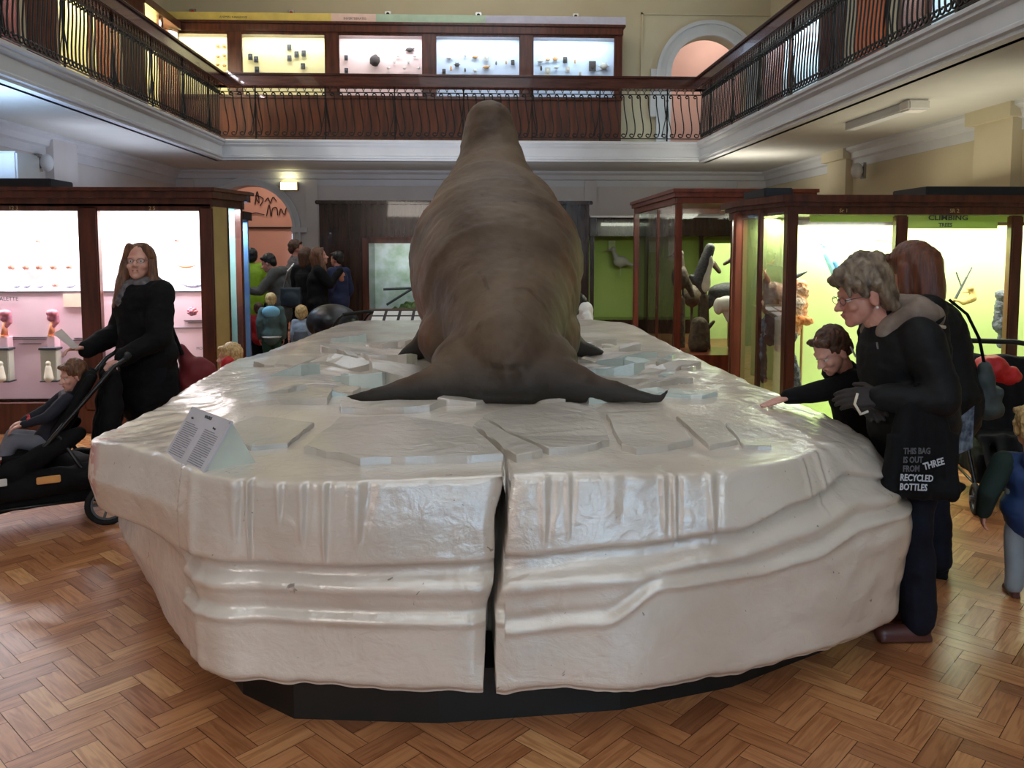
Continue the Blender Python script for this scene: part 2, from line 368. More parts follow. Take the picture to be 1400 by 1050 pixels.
for y in (5.2, 9.3, 13.4): box(bm, XR-.12, XR, y-.35, y+.35, 0, ZS); box(bm, XR-.2, XR, y-.42, y+.42, ZS-.16, ZS)
struct(link('trim_4', bm, 'wall'))
bm = bmesh.new()
for y in (7.0, 12.3): box(bm, XL, XL+.12, y-.35, y+.35, 0, ZS)
struct(link('trim_5', bm, 'wall_low'))
def arch_trim(name, A, w_, m, y, proj=.06, ears=False):
    cx, hw, sz, sp = A; bm = bmesh.new()
    for (ri, ro, pj) in ((hw, hw+w_*.35, proj), (hw+w_*.35, hw+w_*.75, proj*.6), (hw+w_*.75, hw+w_, proj*1.2)):
        ring = [(cx-math.cos(PI*i/28), sp+math.sin(PI*i/28)) for i in range(29)]
        pin = [(cx-ri, sz)]+[(cx-ri*math.cos(PI*i/28), sp+ri*math.sin(PI*i/28)) for i in range(29)]+[(cx+ri, sz)]
        pout = [(cx-ro, sz)]+[(cx-ro*math.cos(PI*i/28), sp+ro*math.sin(PI*i/28)) for i in range(29)]+[(cx+ro, sz)]
        for (a, b, c, d) in zip(pin, pin[1:], pout, pout[1:]):
            f = [bm.verts.new((p[0], yy, p[1])) for yy in (y-pj, y) for p in (a, b, d, c)]
            for q in ((0, 1, 2, 3), (0, 4, 5, 1), (3, 2, 6, 7)): bm.faces.new([f[i] for i in q])
    if ears:
        box(bm, cx-hw-w_-.12, cx-hw-w_+.02, y-proj, y, sp-.85, sp+.1); box(bm, cx+hw+w_-.02, cx+hw+w_+.12, y-proj, y, sp-.85, sp+.1)
    return struct(link(name, bm, m))
arch_trim('trim_6', AL, .16, 'white', YB); arch_trim('trim_7', AU, .3, 'white', YB, .07, True)
bm = bmesh.new(); box(bm, AL[0]+AL[1]-.02, AL[0]+AL[1]+.3, YB-.09, YB+.3, 2.0, 2.1); box(bm, AL[0]-AL[1]-.3, AL[0]-AL[1]+.02, YB-.09, YB+.3, 2.0, 2.1)
struct(link('trim_8', bm, 'white'))
# panel mouldings on the upper wall
bm = bmesh.new()
for (a, b, z0, z1) in ((3.35, 6.0, 6.38, 6.42), (5.1, 6.0, 6.75, 6.78)): box(bm, a, b, YB-.04, YB, z0, z1)
box(bm, 3.35, 3.39, YB-.04, YB, 4.7, 6.42)
struct(link('trim_9', bm, 'wall'))
# round relief on the upper wall
# ---------------------------------------------------------------- railings
def spiral(cx, cz, r, a0, turns, n, grow=.35):
    return [(cx+r*(1-(1-grow)*i/n)*math.cos(a0+turns*2*PI*i/n), 0, cz+r*(1-(1-grow)*i/n)*math.sin(a0+turns*2*PI*i/n)) for i in range(n+1)]
def baluster_mesh():
    bm = bmesh.new()
    top = spiral(-.035, .80, .035, 0, .95, 12)[::-1]
    mid = [(0, 0, .76), (.004, 0, .66), (.016, 0, .56), (.038, 0, .44), (.058, 0, .32), (.064, 0, .22), (.058, 0, .16), (.045, 0, .125)]
    bot = [(-.0+.045*math.cos(a), 0, .12+.04*math.sin(a)) for a in [-.0-2*PI*.95*i/12 for i in range(1, 13)]]
    bot = [(p[0]*(1-.04*i), 0, .12+(p[2]-.12)*(1-.05*i)) for i, p in enumerate(bot)]
    tube(bm, top+mid+bot, .011, 5)
    tube(bm, [(-.07, 0, .86), (-.06, 0, .9), (-.03, 0, .93), (0, 0, .935), (.03, 0, .93), (.06, 0, .9), (.07, 0, .86)], .006, 4)
    me = bpy.data.meshes.new('baluster'); bmesh.ops.recalc_face_normals(bm, faces=bm.faces); bm.to_mesh(me); bm.free(); me.materials.append(M['iron'])
    return me
BME = baluster_mesh()
def post_mesh():
    bm = bmesh.new(); tube(bm, [(0, 0, -.02), (0, 0, .95)], .014, 6)
    tube(bm, [(-.1, 0, .1), (-.03, 0, .4), (0, 0, .72)], .008, 4); tube(bm, [(.1, 0, .1), (.03, 0, .4), (0, 0, .72)], .008, 4)
    ell(bm, (0, 0, .74), .022, sub=2); ell(bm, (0, 0, -.02), .02, sub=2)
    me = bpy.data.meshes.new('post'); bm.to_mesh(me); bm.free(); me.materials.append(M['iron']); return me
PME = post_mesh()
def railing(label, p0, p1, n, npost):
    p0 = Vector(p0); p1 = Vector(p1); d = p1-p0; Ln = d.length; a = math.atan2(d.y, d.x)
    t = thing('gallery_railing', label, 'railing', p0, a)
    BX('handrail', (-.12, Ln+.12, -.13, .13, .93, .975), 'woodh', t, .01)
    BX('rail_fascia', (-.09, Ln+.09, -.095, .095, .985-.03, 1.115), 'woodh', t, .012)
    BX('rail_cap', (-.13, Ln+.13, -.14, .14, 1.115, 1.15), 'woodh', t, .012)
    for z in (.06, .845): BX('iron_rail', (0, Ln, -.012, .012, z-.007, z+.007), 'iron', t)
    for i in range(n):
        o = bpy.data.objects.new('baluster', BME); C.objects.link(o); o.parent = t; o.location = ((i+.5)*Ln/n, 0, 0)
    for i in range(npost):
        o = bpy.data.objects.new('post', PME); C.objects.link(o); o.parent = t; o.location = ((i+.5)*Ln/npost, 0, 0)
    return t
railing('dark wood and scrolled iron railing along the left gallery', (EL-.02, EB+.02, ZG), (EL-.02, 6.4, ZG), 95, 7)
railing('dark wood and scrolled iron railing across the back gallery', (EL-.02, EB+.04, ZG), (ER+.02, EB+.04, ZG), 58, 7)
railing('dark wood and scrolled iron railing along the right gallery', (ER+.02, 6.4, ZG), (ER+.02, EB+.02, ZG), 95, 7)
# ---------------------------------------------------------------- upper display wall
YC = 16.45
def pane(parent, x0, x1, y, z0, z1, name='glass_pane', m='glass', yy=None):
    bm = bmesh.new(); bm.faces.new([bm.verts.new(p) for p in ((x0, y, z0), (x1, y, z0), (x1, y, z1), (x0, y, z1))]); return link(name, bm, m, parent)
def ypane(parent, x, y0, y1, z0, z1, m='glass'):
    bm = bmesh.new(); bm.faces.new([bm.verts.new(p) for p in ((x, y0, z0), (x, y1, z0), (x, y1, z1), (x, y0, z1))]); return link('glass_pane', bm, m, parent)
uc = thing('wall_display_case', 'long lit mahogany display case behind the back gallery railing', 'display case', (0, YC, ZG))
H0, H1 = 1.03, 2.36
bays = []
for (pa, pb) in ((-6.02, -4.72), (-4.50, -2.90), (-2.62, -1.04), (-.74, .85), (1.15, 2.72)): bays.append((pa, pb))
bm = bmesh.new(); box(bm, -6.0, 2.87, 0, .5, 0, H0-.06)
link('base_cupboard', bm, 'panelwood', uc)
bm = bmesh.new(); box(bm, -6.0, 2.89, -.06, .5, H1-.14, H1, bev=.01); box(bm, -6.0, 2.93, -.1, .5, H1, H1+.05, bev=.01)
link('cornice', bm, 'wood', uc)
BX('header', (-6.0, 2.87, -.005, .05, H1-.19, H1-.13), 'wood', uc)
BX('sill', (-6.0, 2.89, -.03, .5, H0-.06, H0), 'wood', uc, .008)
edges = [-6.0]+[(a[1]+b[0])/2 for a, b in zip(bays, bays[1:])]+[2.8]
for k in range(1, 6):
    e = edges[k]; w_ = .14 if k < 5 else .08; BX('post', (e-w_, e+w_, -.02, .06, H0, H1-.12), 'wood', uc, .015)
BX('back_panel', (2.8, 2.87, 0, .5, H0, H1-.1), 'wood', uc)
cols = [((242, 230, 172), (255, 250, 214)), ((243, 233, 182), (255, 252, 220)), ((236, 208, 206), (245, 240, 255)), ((205, 218, 240), (240, 245, 255)), ((205, 222, 245), (240, 246, 255))]
lc = [(1, .98, .88), (1, .98, .9), (.9, .93, 1), (.82, .9, 1), (.8, .9, 1)]
for k, (a, b) in enumerate(bays):
    a = max(a, -6.0); BX('back_board', (a-.08, b+.08, .44, .47, H0, H1-.13), mat('board', cols[k][0], .7, nz=1), uc)
    pane(uc, a, b, .0, H0, H1-.12)
    l_ = area('case_lamp', ((a+b)/2, YC+.16, ZG+H1-.15), ((a+b)/2, YC+.5, ZG+H0+.3), b-a, .08, 19, lc[k])
for k, (a, b, c) in enumerate(((-6, -2.75, (226, 202, 110)), (-2.75, -1.9, (232, 200, 190)), (-1.9, .2, (176, 200, 178)), (.2, 2.93, (186, 186, 206)))):
    BX('title_strip', (a, b, -.07, -.04, H1+.05, H1+.2), mat('strip', c, .6), uc)
text('ANIMAL KINGDOM', (-4.6, -.072, H1+.09), .06, 'ink', uc); text('INVERTEBRATES', (-2.3, -.072, H1+.09), .06, 'ink', uc)
# mounted specimens in the upper case
rs = random.Random(8)
ORD = ['leftmost', 'second', 'third', 'fourth', 'fifth', 'sixth', 'seventh', 'eighth', 'ninth', 'tenth', 'eleventh', 'twelfth', 'thirteenth']
KIND = ['spiky', 'square mounted', 'winged', 'upright oval']
def nth(i, n): return 'rightmost' if i == n-1 else ('leftmost' if i == 0 else ORD[i]+' from the left')
M['spec1'] = mat('pale_specimen', (190, 186, 178), .6); M['spec2'] = mat('dark_specimen', (66, 58, 56), .6); M['spec3'] = mat('tan_specimen', (200, 150, 90), .6)
M['card'] = mat('dark_card', (62, 66, 74), .6)
def urchin(name, x, y, z, s, m, label, cat, grp, kind):
    if kind == 0:
        bm = bmesh.new(); ell(bm, (0, 0, 0), (s, s*.4, s*.8), sub=2)
        for i in range(6):
            a = 2*PI*i/6; tube(bm, [(0, 0, 0), (math.cos(a)*s*1.4, 0, math.sin(a)*s*1.2)], [s*.3, s*.08], 5)
    elif kind == 1:
        bm = bmesh.new(); box(bm, -s*.7, s*.7, -.01, .01, -s, s, bev=.004); ell(bm, (0, -.012, 0), (s*.4, .012, s*.6), sub=2)
    elif kind == 2:
        bm = bmesh.new(); ell(bm, (0, 0, 0), (s*1.1, s*.5, s*.6), sub=2); tube(bm, [(s*.7, 0, 0), (s*1.5, 0, s*.5)], [s*.3, s*.05], 5); tube(bm, [(-s*.7, 0, 0), (-s*1.3, 0, -s*.4)], [s*.3, s*.05], 5)
    elif kind == 4:
        bm = bmesh.new(); ell(bm, (0, 0, 0), (s, s*.5, s*1.15), sub=3)
        for v in bm.verts: v.co *= 1+.25*noise.noise(v.co*40)
    else:
        bm = bmesh.new(); ell(bm, (0, 0, 0), (s*.45, s*.3, s), sub=2); ell(bm, (0, 0, s*.8), (s*.3, s*.3, s*.3), sub=2)
    z = 5.19+(z-4.72)*.95; s *= 1.05
    o = link(name, bm, m, smooth=(kind != 1), loc=(x, y, z)); return tag(o, label, cat, grp)
yb = YC+.40
upper = [(-4.93, 5.2, 0, 'spec3'), (-4.80, 5.2, 0, 'spec3'), (-5.05, 5.2, 0, 'spec3'), (-4.93, 5.0, 0, 'spec3'), (-4.80, 5.02, 0, 'spec3'), (-5.05, 4.98, 0, 'spec3'), (-4.8, 4.82, 0, 'spec3'), (-4.93, 4.8, 0, 'spec3'), (-5.06, 4.82, 0, 'spec3')]
for x, z, k, m_ in upper: urchin('yellow_specimen', x, yb, z, .035, m_, 'small tan starburst specimen, %s row and %s column, in the leftmost yellow bay' % ('top' if z > 5.1 else 'middle' if z > 4.9 else 'bottom', 'left' if x < -5 else 'right' if x > -4.85 else 'centre'), 'specimen', 'tan specimens in the yellow bay', 0)
for i, (x, z) in enumerate(sorted(((-4.42, 4.98), (-4.31, 4.93), (-3.66, 5.18), (-3.66, 4.96), (-3.52, 5.04), (-3.38, 5.06), (-4.3, 4.72), (-3.4, 4.8)))):
    urchin('framed_card', x, yb, z, .06, 'card', 'dark framed card, %s among those in the second yellow bay' % nth(i, 8), 'card', 'dark cards in the second bay', 1)
for x, z in ((-2.55, 4.98), (-2.55, 4.72)): urchin('framed_card', x, yb, z, .05, 'card', 'small dark card at the left side of the pink bay, the %s one' % ('upper' if z > 4.9 else 'lower'), 'card', 'dark cards in the pink bay', 1)
o = urchin('sponge_specimen', -1.98, yb-.05, 4.92, .1, 'spec2', 'dark round sponge on the pink board of the upper display', 'sponge', None, 4)
urchin('crab_specimen', -1.3, yb, 5.16, .07, 'spec2', 'dark grey crab on the pale board beside the round sponge', 'crab', None, 2)
for i in range(8): urchin('shell_specimen', -1.72+.1*i+(.02 if i % 2 else 0), yb, 4.78+.12*(i % 3), .03, 'spec1', 'tiny pale %s shell, %s on the pink bay' % (KIND[i % 3].split()[0], nth(i, 8)), 'shell', 'pale shells in the pink bay', i % 3)
for i, (x, z, s, k) in enumerate(((-.62, 4.72, .05, 1), (-.52, 5.0, .05, 2), (-.48, 4.78, .05, 3), (-.36, 4.86, .05, 0), (-.2, 5.05, .03, 0), (0, 5.02, .05, 2), (-.2, 4.75, .04, 3), (0, 4.74, .04, 0), (.22, 4.82, .06, 2), (.42, 4.9, .04, 3), (.22, 5.02, .07, 1), (.62, 4.92, .04, 3), (.75, 4.92, .05, 1))):
    urchin('bay_specimen', x, yb, z, s, ('spec2', 'spec1', 'spec3')[i % 3], 'small %s specimen, %s on the board of the fourth lit bay' % (KIND[k], nth(i, 13)), 'specimen', 'specimens in the fourth bay', k)
for i, (x, z, s, k) in enumerate(((1.3, 4.95, .05, 2), (1.32, 4.8, .05, 3), (1.45, 4.74, .08, 1), (1.6, 5.0, .05, 0), (1.62, 4.82, .04, 2), (1.8, 4.98, .06, 1), (1.85, 4.78, .06, 1), (2.0, 4.95, .04, 3), (2.1, 4.7, .04, 1), (2.35, 4.86, .1, 1), (2.58, 4.86, .08, 0), (1.45, 4.98, .04, 2))):
    urchin('bay_specimen', x, yb, z, s, ('spec1', 'spec2', 'spec1', 'spec3')[i % 4], 'small %s specimen, %s in the lit bay nearest the upper arch' % (KIND[k], nth(i, 12)), 'specimen', 'specimens in the fifth bay', k)
# alarm heads above the display
for i, x in enumerate((-5.2, -3.0, -1.9+.45, .32, 2.25)):
    pass
for i, (x, lab) in enumerate(((-5.55, 'small red lamp detector above the leftmost yellow bay'), (-3.63, 'small red lamp detector above the second yellow bay'), (-1.73, 'small grey detector on the wall above the pink bay'), (.07, 'small grey detector on the wall above the fourth bay'), (2.02, 'small grey detector on the wall above the fifth bay'))):
    t = thing('wall_detector', lab, 'detector', (x, YB, 6.32), 0, None)
    bm = bmesh.new(); box(bm, -.06, .06, -.05, 0, -.06, .06, bev=.008); link('housing', bm, 'steel', t)
    bm = bmesh.new(); ell(bm, (0, -.05, 0), (.035, .03, .035), sub=2); link('lens', bm, 'red' if i < 2 else 'darkbox', t)
# cases along the side galleries
def side_case(xw, sgn, y0, y1, label, bcol, lcol, power):
    t = thing('gallery_wall_case', label, 'display case', (xw, (y0+y1)/2, ZG)); h = (y1-y0)/2; q = sgn
    def bx(n, a, b, c, d, e, f, m): 
        xs = sorted((a*q, b*q)); return BX(n, (xs[0], xs[1], c, d, e, f), m, t)
    bx('base_cupboard', 0, .4, -h, h, 0, .5, 'panelwood'); bx('cornice', 0, .44, -h, h, 2.2, 2.34, 'wood')
    bx('side_panel', 0, .4, -h, -h+.08, .5, 2.2, 'wood'); bx('side_panel', 0, .4, h-.08, h, .5, 2.2, 'wood'); bx('mullion', .36, .4, -.05, .05, .5, 2.2, 'wood')
    bx('back_board', 0, .02, -h+.08, h-.08, .5, 2.2, mat('board', bcol, .7)); ypane(t, .38*q, -h+.08, h-.08, .5, 2.2, 'glassq')
    area('case_lamp', (xw+.25*q, (y0+y1)/2, ZG+2.18), (xw, (y0+y1)/2, ZG+.8), .12 if 0 else 2*h-.3, .1, power, lcol)
    for ch in list(t.children): pass
    return t
side_case(XL, 1, 8.7, 10.7, 'lit pinkish wall case on the left gallery nearest the camera', (240, 215, 215), (1, .9, .95), 90)
side_case(XL, 1, 11.6, 13.7, 'lit yellow wall case halfway along the left gallery', (244, 230, 150), (1, .98, .85), 90)
side_case(XL, 1, 14.6, 16.3, 'lit yellow wall case at the far end of the left gallery', (244, 230, 150), (1, .98, .85), 80)
side_case(XR, -1, 9.6, 11.0, 'lit blue white wall case on the right gallery nearest the camera', (205, 228, 240), (.75, .92, 1), 80)
side_case(XR, -1, 13.5, 16.2, 'lit blue white wall case at the far end of the right gallery', (205, 228, 240), (.75, .92, 1), 90)
d_ = struct(BX('door_1', (XR-.06, XR+.01, 12.1, 13.0, ZG, ZG+2.2), mat('orange_door', (214, 112, 60), .6)))
# ---------------------------------------------------------------- small fixtures
t = thing('exit_light', 'glowing pale exit light box above the archway', 'sign', (-3.73, YB-.02, 2.92))
bm = bmesh.new(); box(bm, -.18, .18, -.12, 0, -.09, .09, bev=.01); link('housing', bm, 'brass', t)
BX('lit_panel', (-.16, .16, -.13, -.12, -.07, .07), 'tube', t)
text('EXIT', (-.02, -.134, -.045), .11, 'card', t)
area('exit_glow', (-3.73, YB-.2, 3.03), (-3.73, YB, 3.2), .3, .05, 1.0, (1, .9, .5))
def globe(loc, sgn, label):
    t = thing('wall_lamp', label, 'lamp', loc)
    bm = bmesh.new(); ell(bm, (.12*sgn, 0, 0), (.085, .085, .12)); link('shade', bm, 'white', t, True)
    bm = bmesh.new(); box(bm, *sorted((0, .04*sgn)), -.05, .05, -.12, .12); tube(bm, [(.02*sgn, 0, .02), (.1*sgn, 0, .02)], .012, 6); link('bracket', bm, 'steel', t)
globe((XL+.03, 11.7, 2.82), 1, 'white oval wall lamp on the left wall above the pink case')
globe((5.88, 12.4, 2.83), -1, 'white oval wall lamp on the right wall pilaster')
t = thing('strip_light', 'unlit white fluorescent strip light under the right gallery', 'lamp', (4.75, 9.7, ZS))
bm = bmesh.new(); box(bm, -.07, .07, -.75, .75, -.1, -.0, bev=.01); link('housing', bm, 'white', t)
bm = bmesh.new(); box(bm, -.12, .12, -.9, -.68, -.12, 0, bev=.02); link('end_box', bm, 'paper', t)
t = thing('projector_box', 'pale blue white box unit high above the left case', 'box', (-5.55, 9.6, 2.36))
bm = bmesh.new(); box(bm, -.45, .55, -.25, .25, 0, .34, bev=.02); link('body', bm, 'white', t); BX('grille', (-.2, .1, -.262, -.25, .03, .2), 'steel', t)
# ---------------------------------------------------------------- left lit case
YL = 7.4; HL = 2.16; XE = -2.32; XD = -7.6
GP = (244, 214, 222)
lcse = thing('display_case', 'large brightly lit mahogany case of brain models on the left', 'display case', (0, YL, 0))
x_end = XE
bm = bmesh.new(); prism(bm, [(-5.9, 0), (x_end+.02, 0), (x_end+.14, .5), (x_end+.14, .56), (-5.9, .56)], 0, .2); link('plinth', bm, 'wood', lcse)
bm = bmesh.new(); prism(bm, [(-5.9, -.05), (x_end+.04, -.05), (x_end+.19, .47), (x_end+.19, .6), (-5.9, .6)], HL-.09, HL-.03); prism(bm, [(-5.9, -.08), (x_end+.06, -.08), (x_end+.22, .46), (x_end+.22, .62), (-5.9, .62)], HL-.03, HL); prism(bm, [(-5.9, 0), (x_end+.02, 0), (x_end+.14, .5), (x_end+.14, .56), (-5.9, .56)], HL-.16, HL-.09)
link('cornice', bm, 'wood', lcse)
posts = [(-3.46, -3.29), (-4.85, -4.7), (-2.42, -2.30)]
for a, b in posts: BX('post', (a, b, -.012, .07, .2, HL-.165), 'wood', lcse, .012)
BX('header', (-5.9, x_end, .0, .06, HL-.2, HL-.14), 'wood', lcse); BX('bottom_rail', (-5.9, x_end, 0, .06, .2, .27), 'wood', lcse)
for a, b in ((-3.29, -2.42), (-4.7, -3.46), (-5.9, -4.85)): pane(lcse, a, b, .02, .27, HL-.2)
BX('upper_board', (-5.9, x_end-.05, .44, .47, 1.24, HL-.16), mat('white_board', (238, 236, 236), .7), lcse)
BX('lower_board', (-5.9, x_end-.05, .36, .44, .25, 1.235), mat('pink_board', (232, 200, 212), .7, nz=1), lcse)
BX('board_line', (-5.9, x_end-.05, .35, .36, 1.235, 1.245), 'card', lcse); BX('board_line', (-3.29, -2.45, .352, .36, .9, .906), 'card', lcse)
# chamfered end with tan panel and turquoise glazing
def onseg(n, p0, p1, z0, z1, th, m):
    p0 = Vector(p0); p1 = Vector(p1); d = (p1-p0); nn = Vector((d.y, -d.x)).normalized()*th
    bm = bmesh.new(); prism(bm, [tuple(p0), tuple(p1), tuple(p1-nn), tuple(p0-nn)], z0, z1); return link(n, bm, m, lcse)
A0, A1 = (x_end+.02, .0), (x_end+.14, .5)
def lerp(t): return (A0[0]+(A1[0]-A0[0])*t, A0[1]+(A1[1]-A0[1])*t)
M['tan'] = mat('tan_panel', (176, 150, 92), .5); M['turq'] = mat('turquoise_board', (130, 200, 205), .5, nz=2, rgb2=(170, 214, 205))
onseg('side_panel', lerp(.02), lerp(.45), .2, HL-.16, .05, 'tan'); onseg('post', lerp(.45), lerp(.52), .2, HL-.12, .06, 'wood'); onseg('post', lerp(.92), lerp(1.0), .2, HL-.12, .06, 'wood')
bm = bmesh.new(); p_, q_ = lerp(.52), lerp(.92); bm.faces.new([bm.verts.new(p) for p in ((*p_, .2), (*q_, .2), (*q_, HL-.16), (*p_, HL-.16))]); link('glass_pane', bm, 'glassq', lcse)
bm = bmesh.new(); prism(bm, [(x_end-.1, .50), (x_end-.08, .48), (x_end+.12, .52), (x_end+.12, .54)], .2, HL-.16); link('side_board', bm, 'turq', lcse)
BX('back_panel', (-5.9, x_end+.12, .54, .56, .2, HL-.1), 'wood', lcse)
for a, b in ((-3.29, -2.42), (-4.7, -3.46), (-5.9, -4.85)):
    area('case_lamp', ((a+b)/2, YL+.2, HL-.17), ((a+b)/2, YL+.36, .3), b-a, .14, 36, (1, .93, .97))
area('case_lamp', (x_end+.03, YL+.30, HL-.175), (x_end+.03, YL+.5, 1.2), .12, .1, 4, (.8, .97, 1))
text('12 3', (-4.0, -.0, HL-.19), .045, 'gold', lcse, ext=.001); text('2 5', (-2.82, -.0, HL-.19), .045, 'gold', lcse, ext=.001)
text('PALETTE', (-4.28, .348, 1.16), .05, 'card', lcse); text('BRAIN', (-3.90, .348, 1.03), .03, 'card', lcse); text('MONKEY', (-2.52, .348, .70), .035, 'card', lcse)
text('A OTOCY', (-2.95, .348, 1.14), .045, 'card', lcse); text('RAT', (-3.56, .348, 1.03), .03, 'card', lcse); text('HUMAN', (-3.92, .348, .64), .03, 'card', lcse)
bm = bmesh.new()
for (x0, x1, z) in ((-4.28, -3.92, .82), (-4.28, -3.95, .80), (-3.7, -3.52, .81), (-3.72, -3.52, .79), (-2.7, -2.5, .97), (-2.66, -2.52, .95), (-4.2, -4.0, .76)): box(bm, x0, x1, .346, .36, z, z+.004)
link('caption_lines', bm, 'card', lcse)
BX('caption_card', (-3.78, -3.5, .345, .36, 1.1, 1.22), mat('cream_card', (240, 226, 206), .6), lcse)
# black box of lamps on top
t = thing('lamp_box', 'long black lamp box on top of the left lit case', 'lamp box', (-4.5, YL+.2, HL)); bm = bmesh.new(); box(bm, -1.4, .78, -.12, .3, 0, .085, bev=.008); link('body', bm, 'darkbox', t)
# models in the left case
M['model1'] = mat('red_model', (206, 96, 84), .35, nz=30, rgb2=(236, 190, 170)); M['model2'] = mat('blue_grey_model', (96, 104, 128), .35, nz=30, rgb2=(170, 176, 190)); M['model3'] = mat('ochre_model', (210, 160, 90), .35, nz=30, rgb2=(232, 130, 120))
M['model4'] = mat('pink_model', (226, 140, 150), .35, nz=25, rgb2=(150, 90, 120)); M['bone'] = mat('bone', (232, 224, 206), .5)
def bmodel(x, z, w_, h_, m_, label, grp, k=0, name='brain_model'):
    bm = bmesh.new()
    if k == 0:
        ell(bm, (-w_*.22, 0, 0), (w_*.34, .03, h_*.5), sub=2); ell(bm, (w_*.22, 0, 0), (w_*.34, .03, h_*.5), sub=2)
    elif k == 1:
        pts = [(-w_*.5, 0, h_*.3), (-w_*.25, 0, -h_*.1), (0, 0, -h_*.25), (w_*.25, 0, -h_*.1), (w_*.5, 0, h_*.25)]
        tube(bm, pts, [.004, h_*.3, h_*.36, h_*.3, .004], 8)
    else:
        for i in range(7):
            a = 2*PI*i/7; ell(bm, (math.cos(a)*w_*.28, -.01, math.sin(a)*h_*.28), (w_*.22, .03, h_*.2), sub=2)
        ell(bm, (0, -.02, 0), (w_*.3, .03, h_*.3), sub=2)
    return tag(link(name, bm, m_, smooth=True, loc=(x, YL+.40, z)), label, 'model', grp)
R1 = 'red brain halves in the middle row of the left case'
for i, px in enumerate((-4.26, -4.13, -4.01, -3.88, -3.74, -3.60)): bmodel(px, 1.47, .055, .06 if px < -3.8 else .045, 'model1', 'small red brain model, %s, middle row of the left case' % nth(i, 6), R1)
bmodel(-3.22, 1.47, .1, .018, 'model1', 'thin red brain model in the middle row left of the woman in glasses', None, 1)
bmodel(-2.68, 1.47, .17, .03, mat('orange_model', (220, 96, 50), .35), 'long orange brain model right of the woman in glasses', None, 1)
bmodel(-2.5, 1.47, .05, .04, 'model1', 'little red ring model beside the right post of the left case', None, 0)
for i, px in enumerate((-4.22, -4.13, -4.01, -3.74, -3.61)): bmodel(px, 1.29, .07 if px < -3.9 else .1, .035, 'model2', 'blue grey winged model, %s, lower row of the left case' % nth(i, 5), 'blue grey models in the left case', 1)
bmodel(-3.87, 1.30, .05, .04, 'model1', 'red heart shaped model between blue grey ones in the left case', None, 0); bmodel(-3.5, 1.30, .04, .04, 'model1', 'red model at the left edge of the middle post', None, 0)
for px in (-3.18, -3.02): bmodel(px, 1.30, .14, .035, 'model2', 'blue grey winged model left of the woman in glasses, the one %s' % ('by the post' if px < -3.1 else 'by her hair'), 'blue grey models beside the woman', 1)
bmodel(-2.62, 1.30, .24, .06, 'model2', 'long blue grey model right of the woman in glasses', None, 1); bmodel(-2.44, 1.28, .14, .06, 'model2', 'blue grey model against the right post of the left case', None, 1)
for px, z in ((-4.01, 1.71), (-3.56, 1.70), (-2.76, 1.72)): bmodel(px, z, .04, .045, 'model1', 'tiny red model in the top row of the left case, %s' % ('leftmost' if px < -4 else 'beside the post' if px < -3 else 'above the woman'), 'top row of tiny models', 0)
def big_model(x, z, label, kind):
    t = thing('brain_model', label, 'model', (x, YL+.29, z))
    if kind == 0:
        blob('model', [('e', (0, 0, .1), (.05, .04, .035)), ('e', (-.02, 0, .055), (.035, .03, .035)), ('c', (.03, 0, .09), .02, (.035, 0, .02), .022), ('c', (.03, 0, .02), .022, (0, 0, -.02), .02), ('e', (-.03, 0, .1), .03)], 'model4', t, .006, 2)
        bm = bmesh.new(); tube(bm, [(-.01, 0, .02), (-.02, 0, -.1)], [.018, .03], 10); link('stem', bm, 'model3', t, True)
        bm = bmesh.new(); tube(bm, [(-.02, 0, -.1), (-.02, 0, -.115)], .035, 12); link('foot', bm, 'model3', t)
        bm = bmesh.new(); box(bm, -.045, .02, -.03, .07, -.25, -.115, bev=.004); link('bracket', bm, mat('pink_bracket', (240, 196, 206), .6), t)
    else:
        blob('model', [('e', (-.03, 0, .04), .04), ('e', (.035, 0, .035), .04), ('e', (0, -.01, .0), .045), ('e', (-.03, 0, -.03), .035), ('e', (.04, 0, -.02), .035), ('e', (0, 0, .07), .03), ('c', (0, 0, -.03), .03, (0, 0, -.08), .025)], 'model3', t, .006, 1)
        bm = bmesh.new(); box(bm, -.03, .03, -.03, .07, -.2, -.1, bev=.004); link('bracket', bm, mat('white_bracket', (250, 236, 240), .6), t)
big_model(-3.85, .95, 'pink and ochre brain model on a stem between the captions', 0); big_model(-4.27, .95, 'mauve and ochre brain model at the left edge of the frame', 0)
big_model(-3.52, .90, 'round orange brain model on a white bracket beside the middle post', 1)
o = bmodel(-2.60, 1.06, .1, .09, 'model4', 'round red rosette brain model right of the woman in glasses', None, 2); o.location.y = YL+.3
bmodel(-3.08, 1.03, .06, .05, 'model4', 'small pink model half hidden by the arm of the woman in glasses', None, 2).location.y = YL+.3
def jar(x, z, label):
    t = thing('specimen_jar', label, 'jar', (x, YL+.24, z))
    bm = bmesh.new(); box(bm, -.07, .07, -.05, .05, 0, .28, bev=.006); link('glass_body', bm, mat('jar_fluid', (190, 190, 176), .1), t)
    bm = bmesh.new(); box(bm, -.08, .08, -.06, .06, .28, .3, bev=.003); box(bm, -.08, .08, -.06, .06, -.01, 0, bev=.003); link('lid', bm, 'card', t)
    blob('specimen', [('c', (0, -.045, .03), .045, (0, -.045, .12), .03), ('e', (0, -.045, .16), .026)], 'bone', t, .008, 2)
jar(-3.86, .44, 'square glass jar with a pale specimen below the pink caption'); jar(-4.28, .44, 'square glass jar with a pale specimen at the left edge of the frame')
bm = bmesh.new(); ell(bm, (0, 0, .02), (.035, .03, .04)); ell(bm, (0, -.01, -.03), (.022, .02, .022)); o = tag(link('monkey_skull', bm, 'bone', smooth=True, loc=(-2.45, YL+.3, .62)), 'small white monkey skull on the pink board by the red bag', 'skull')
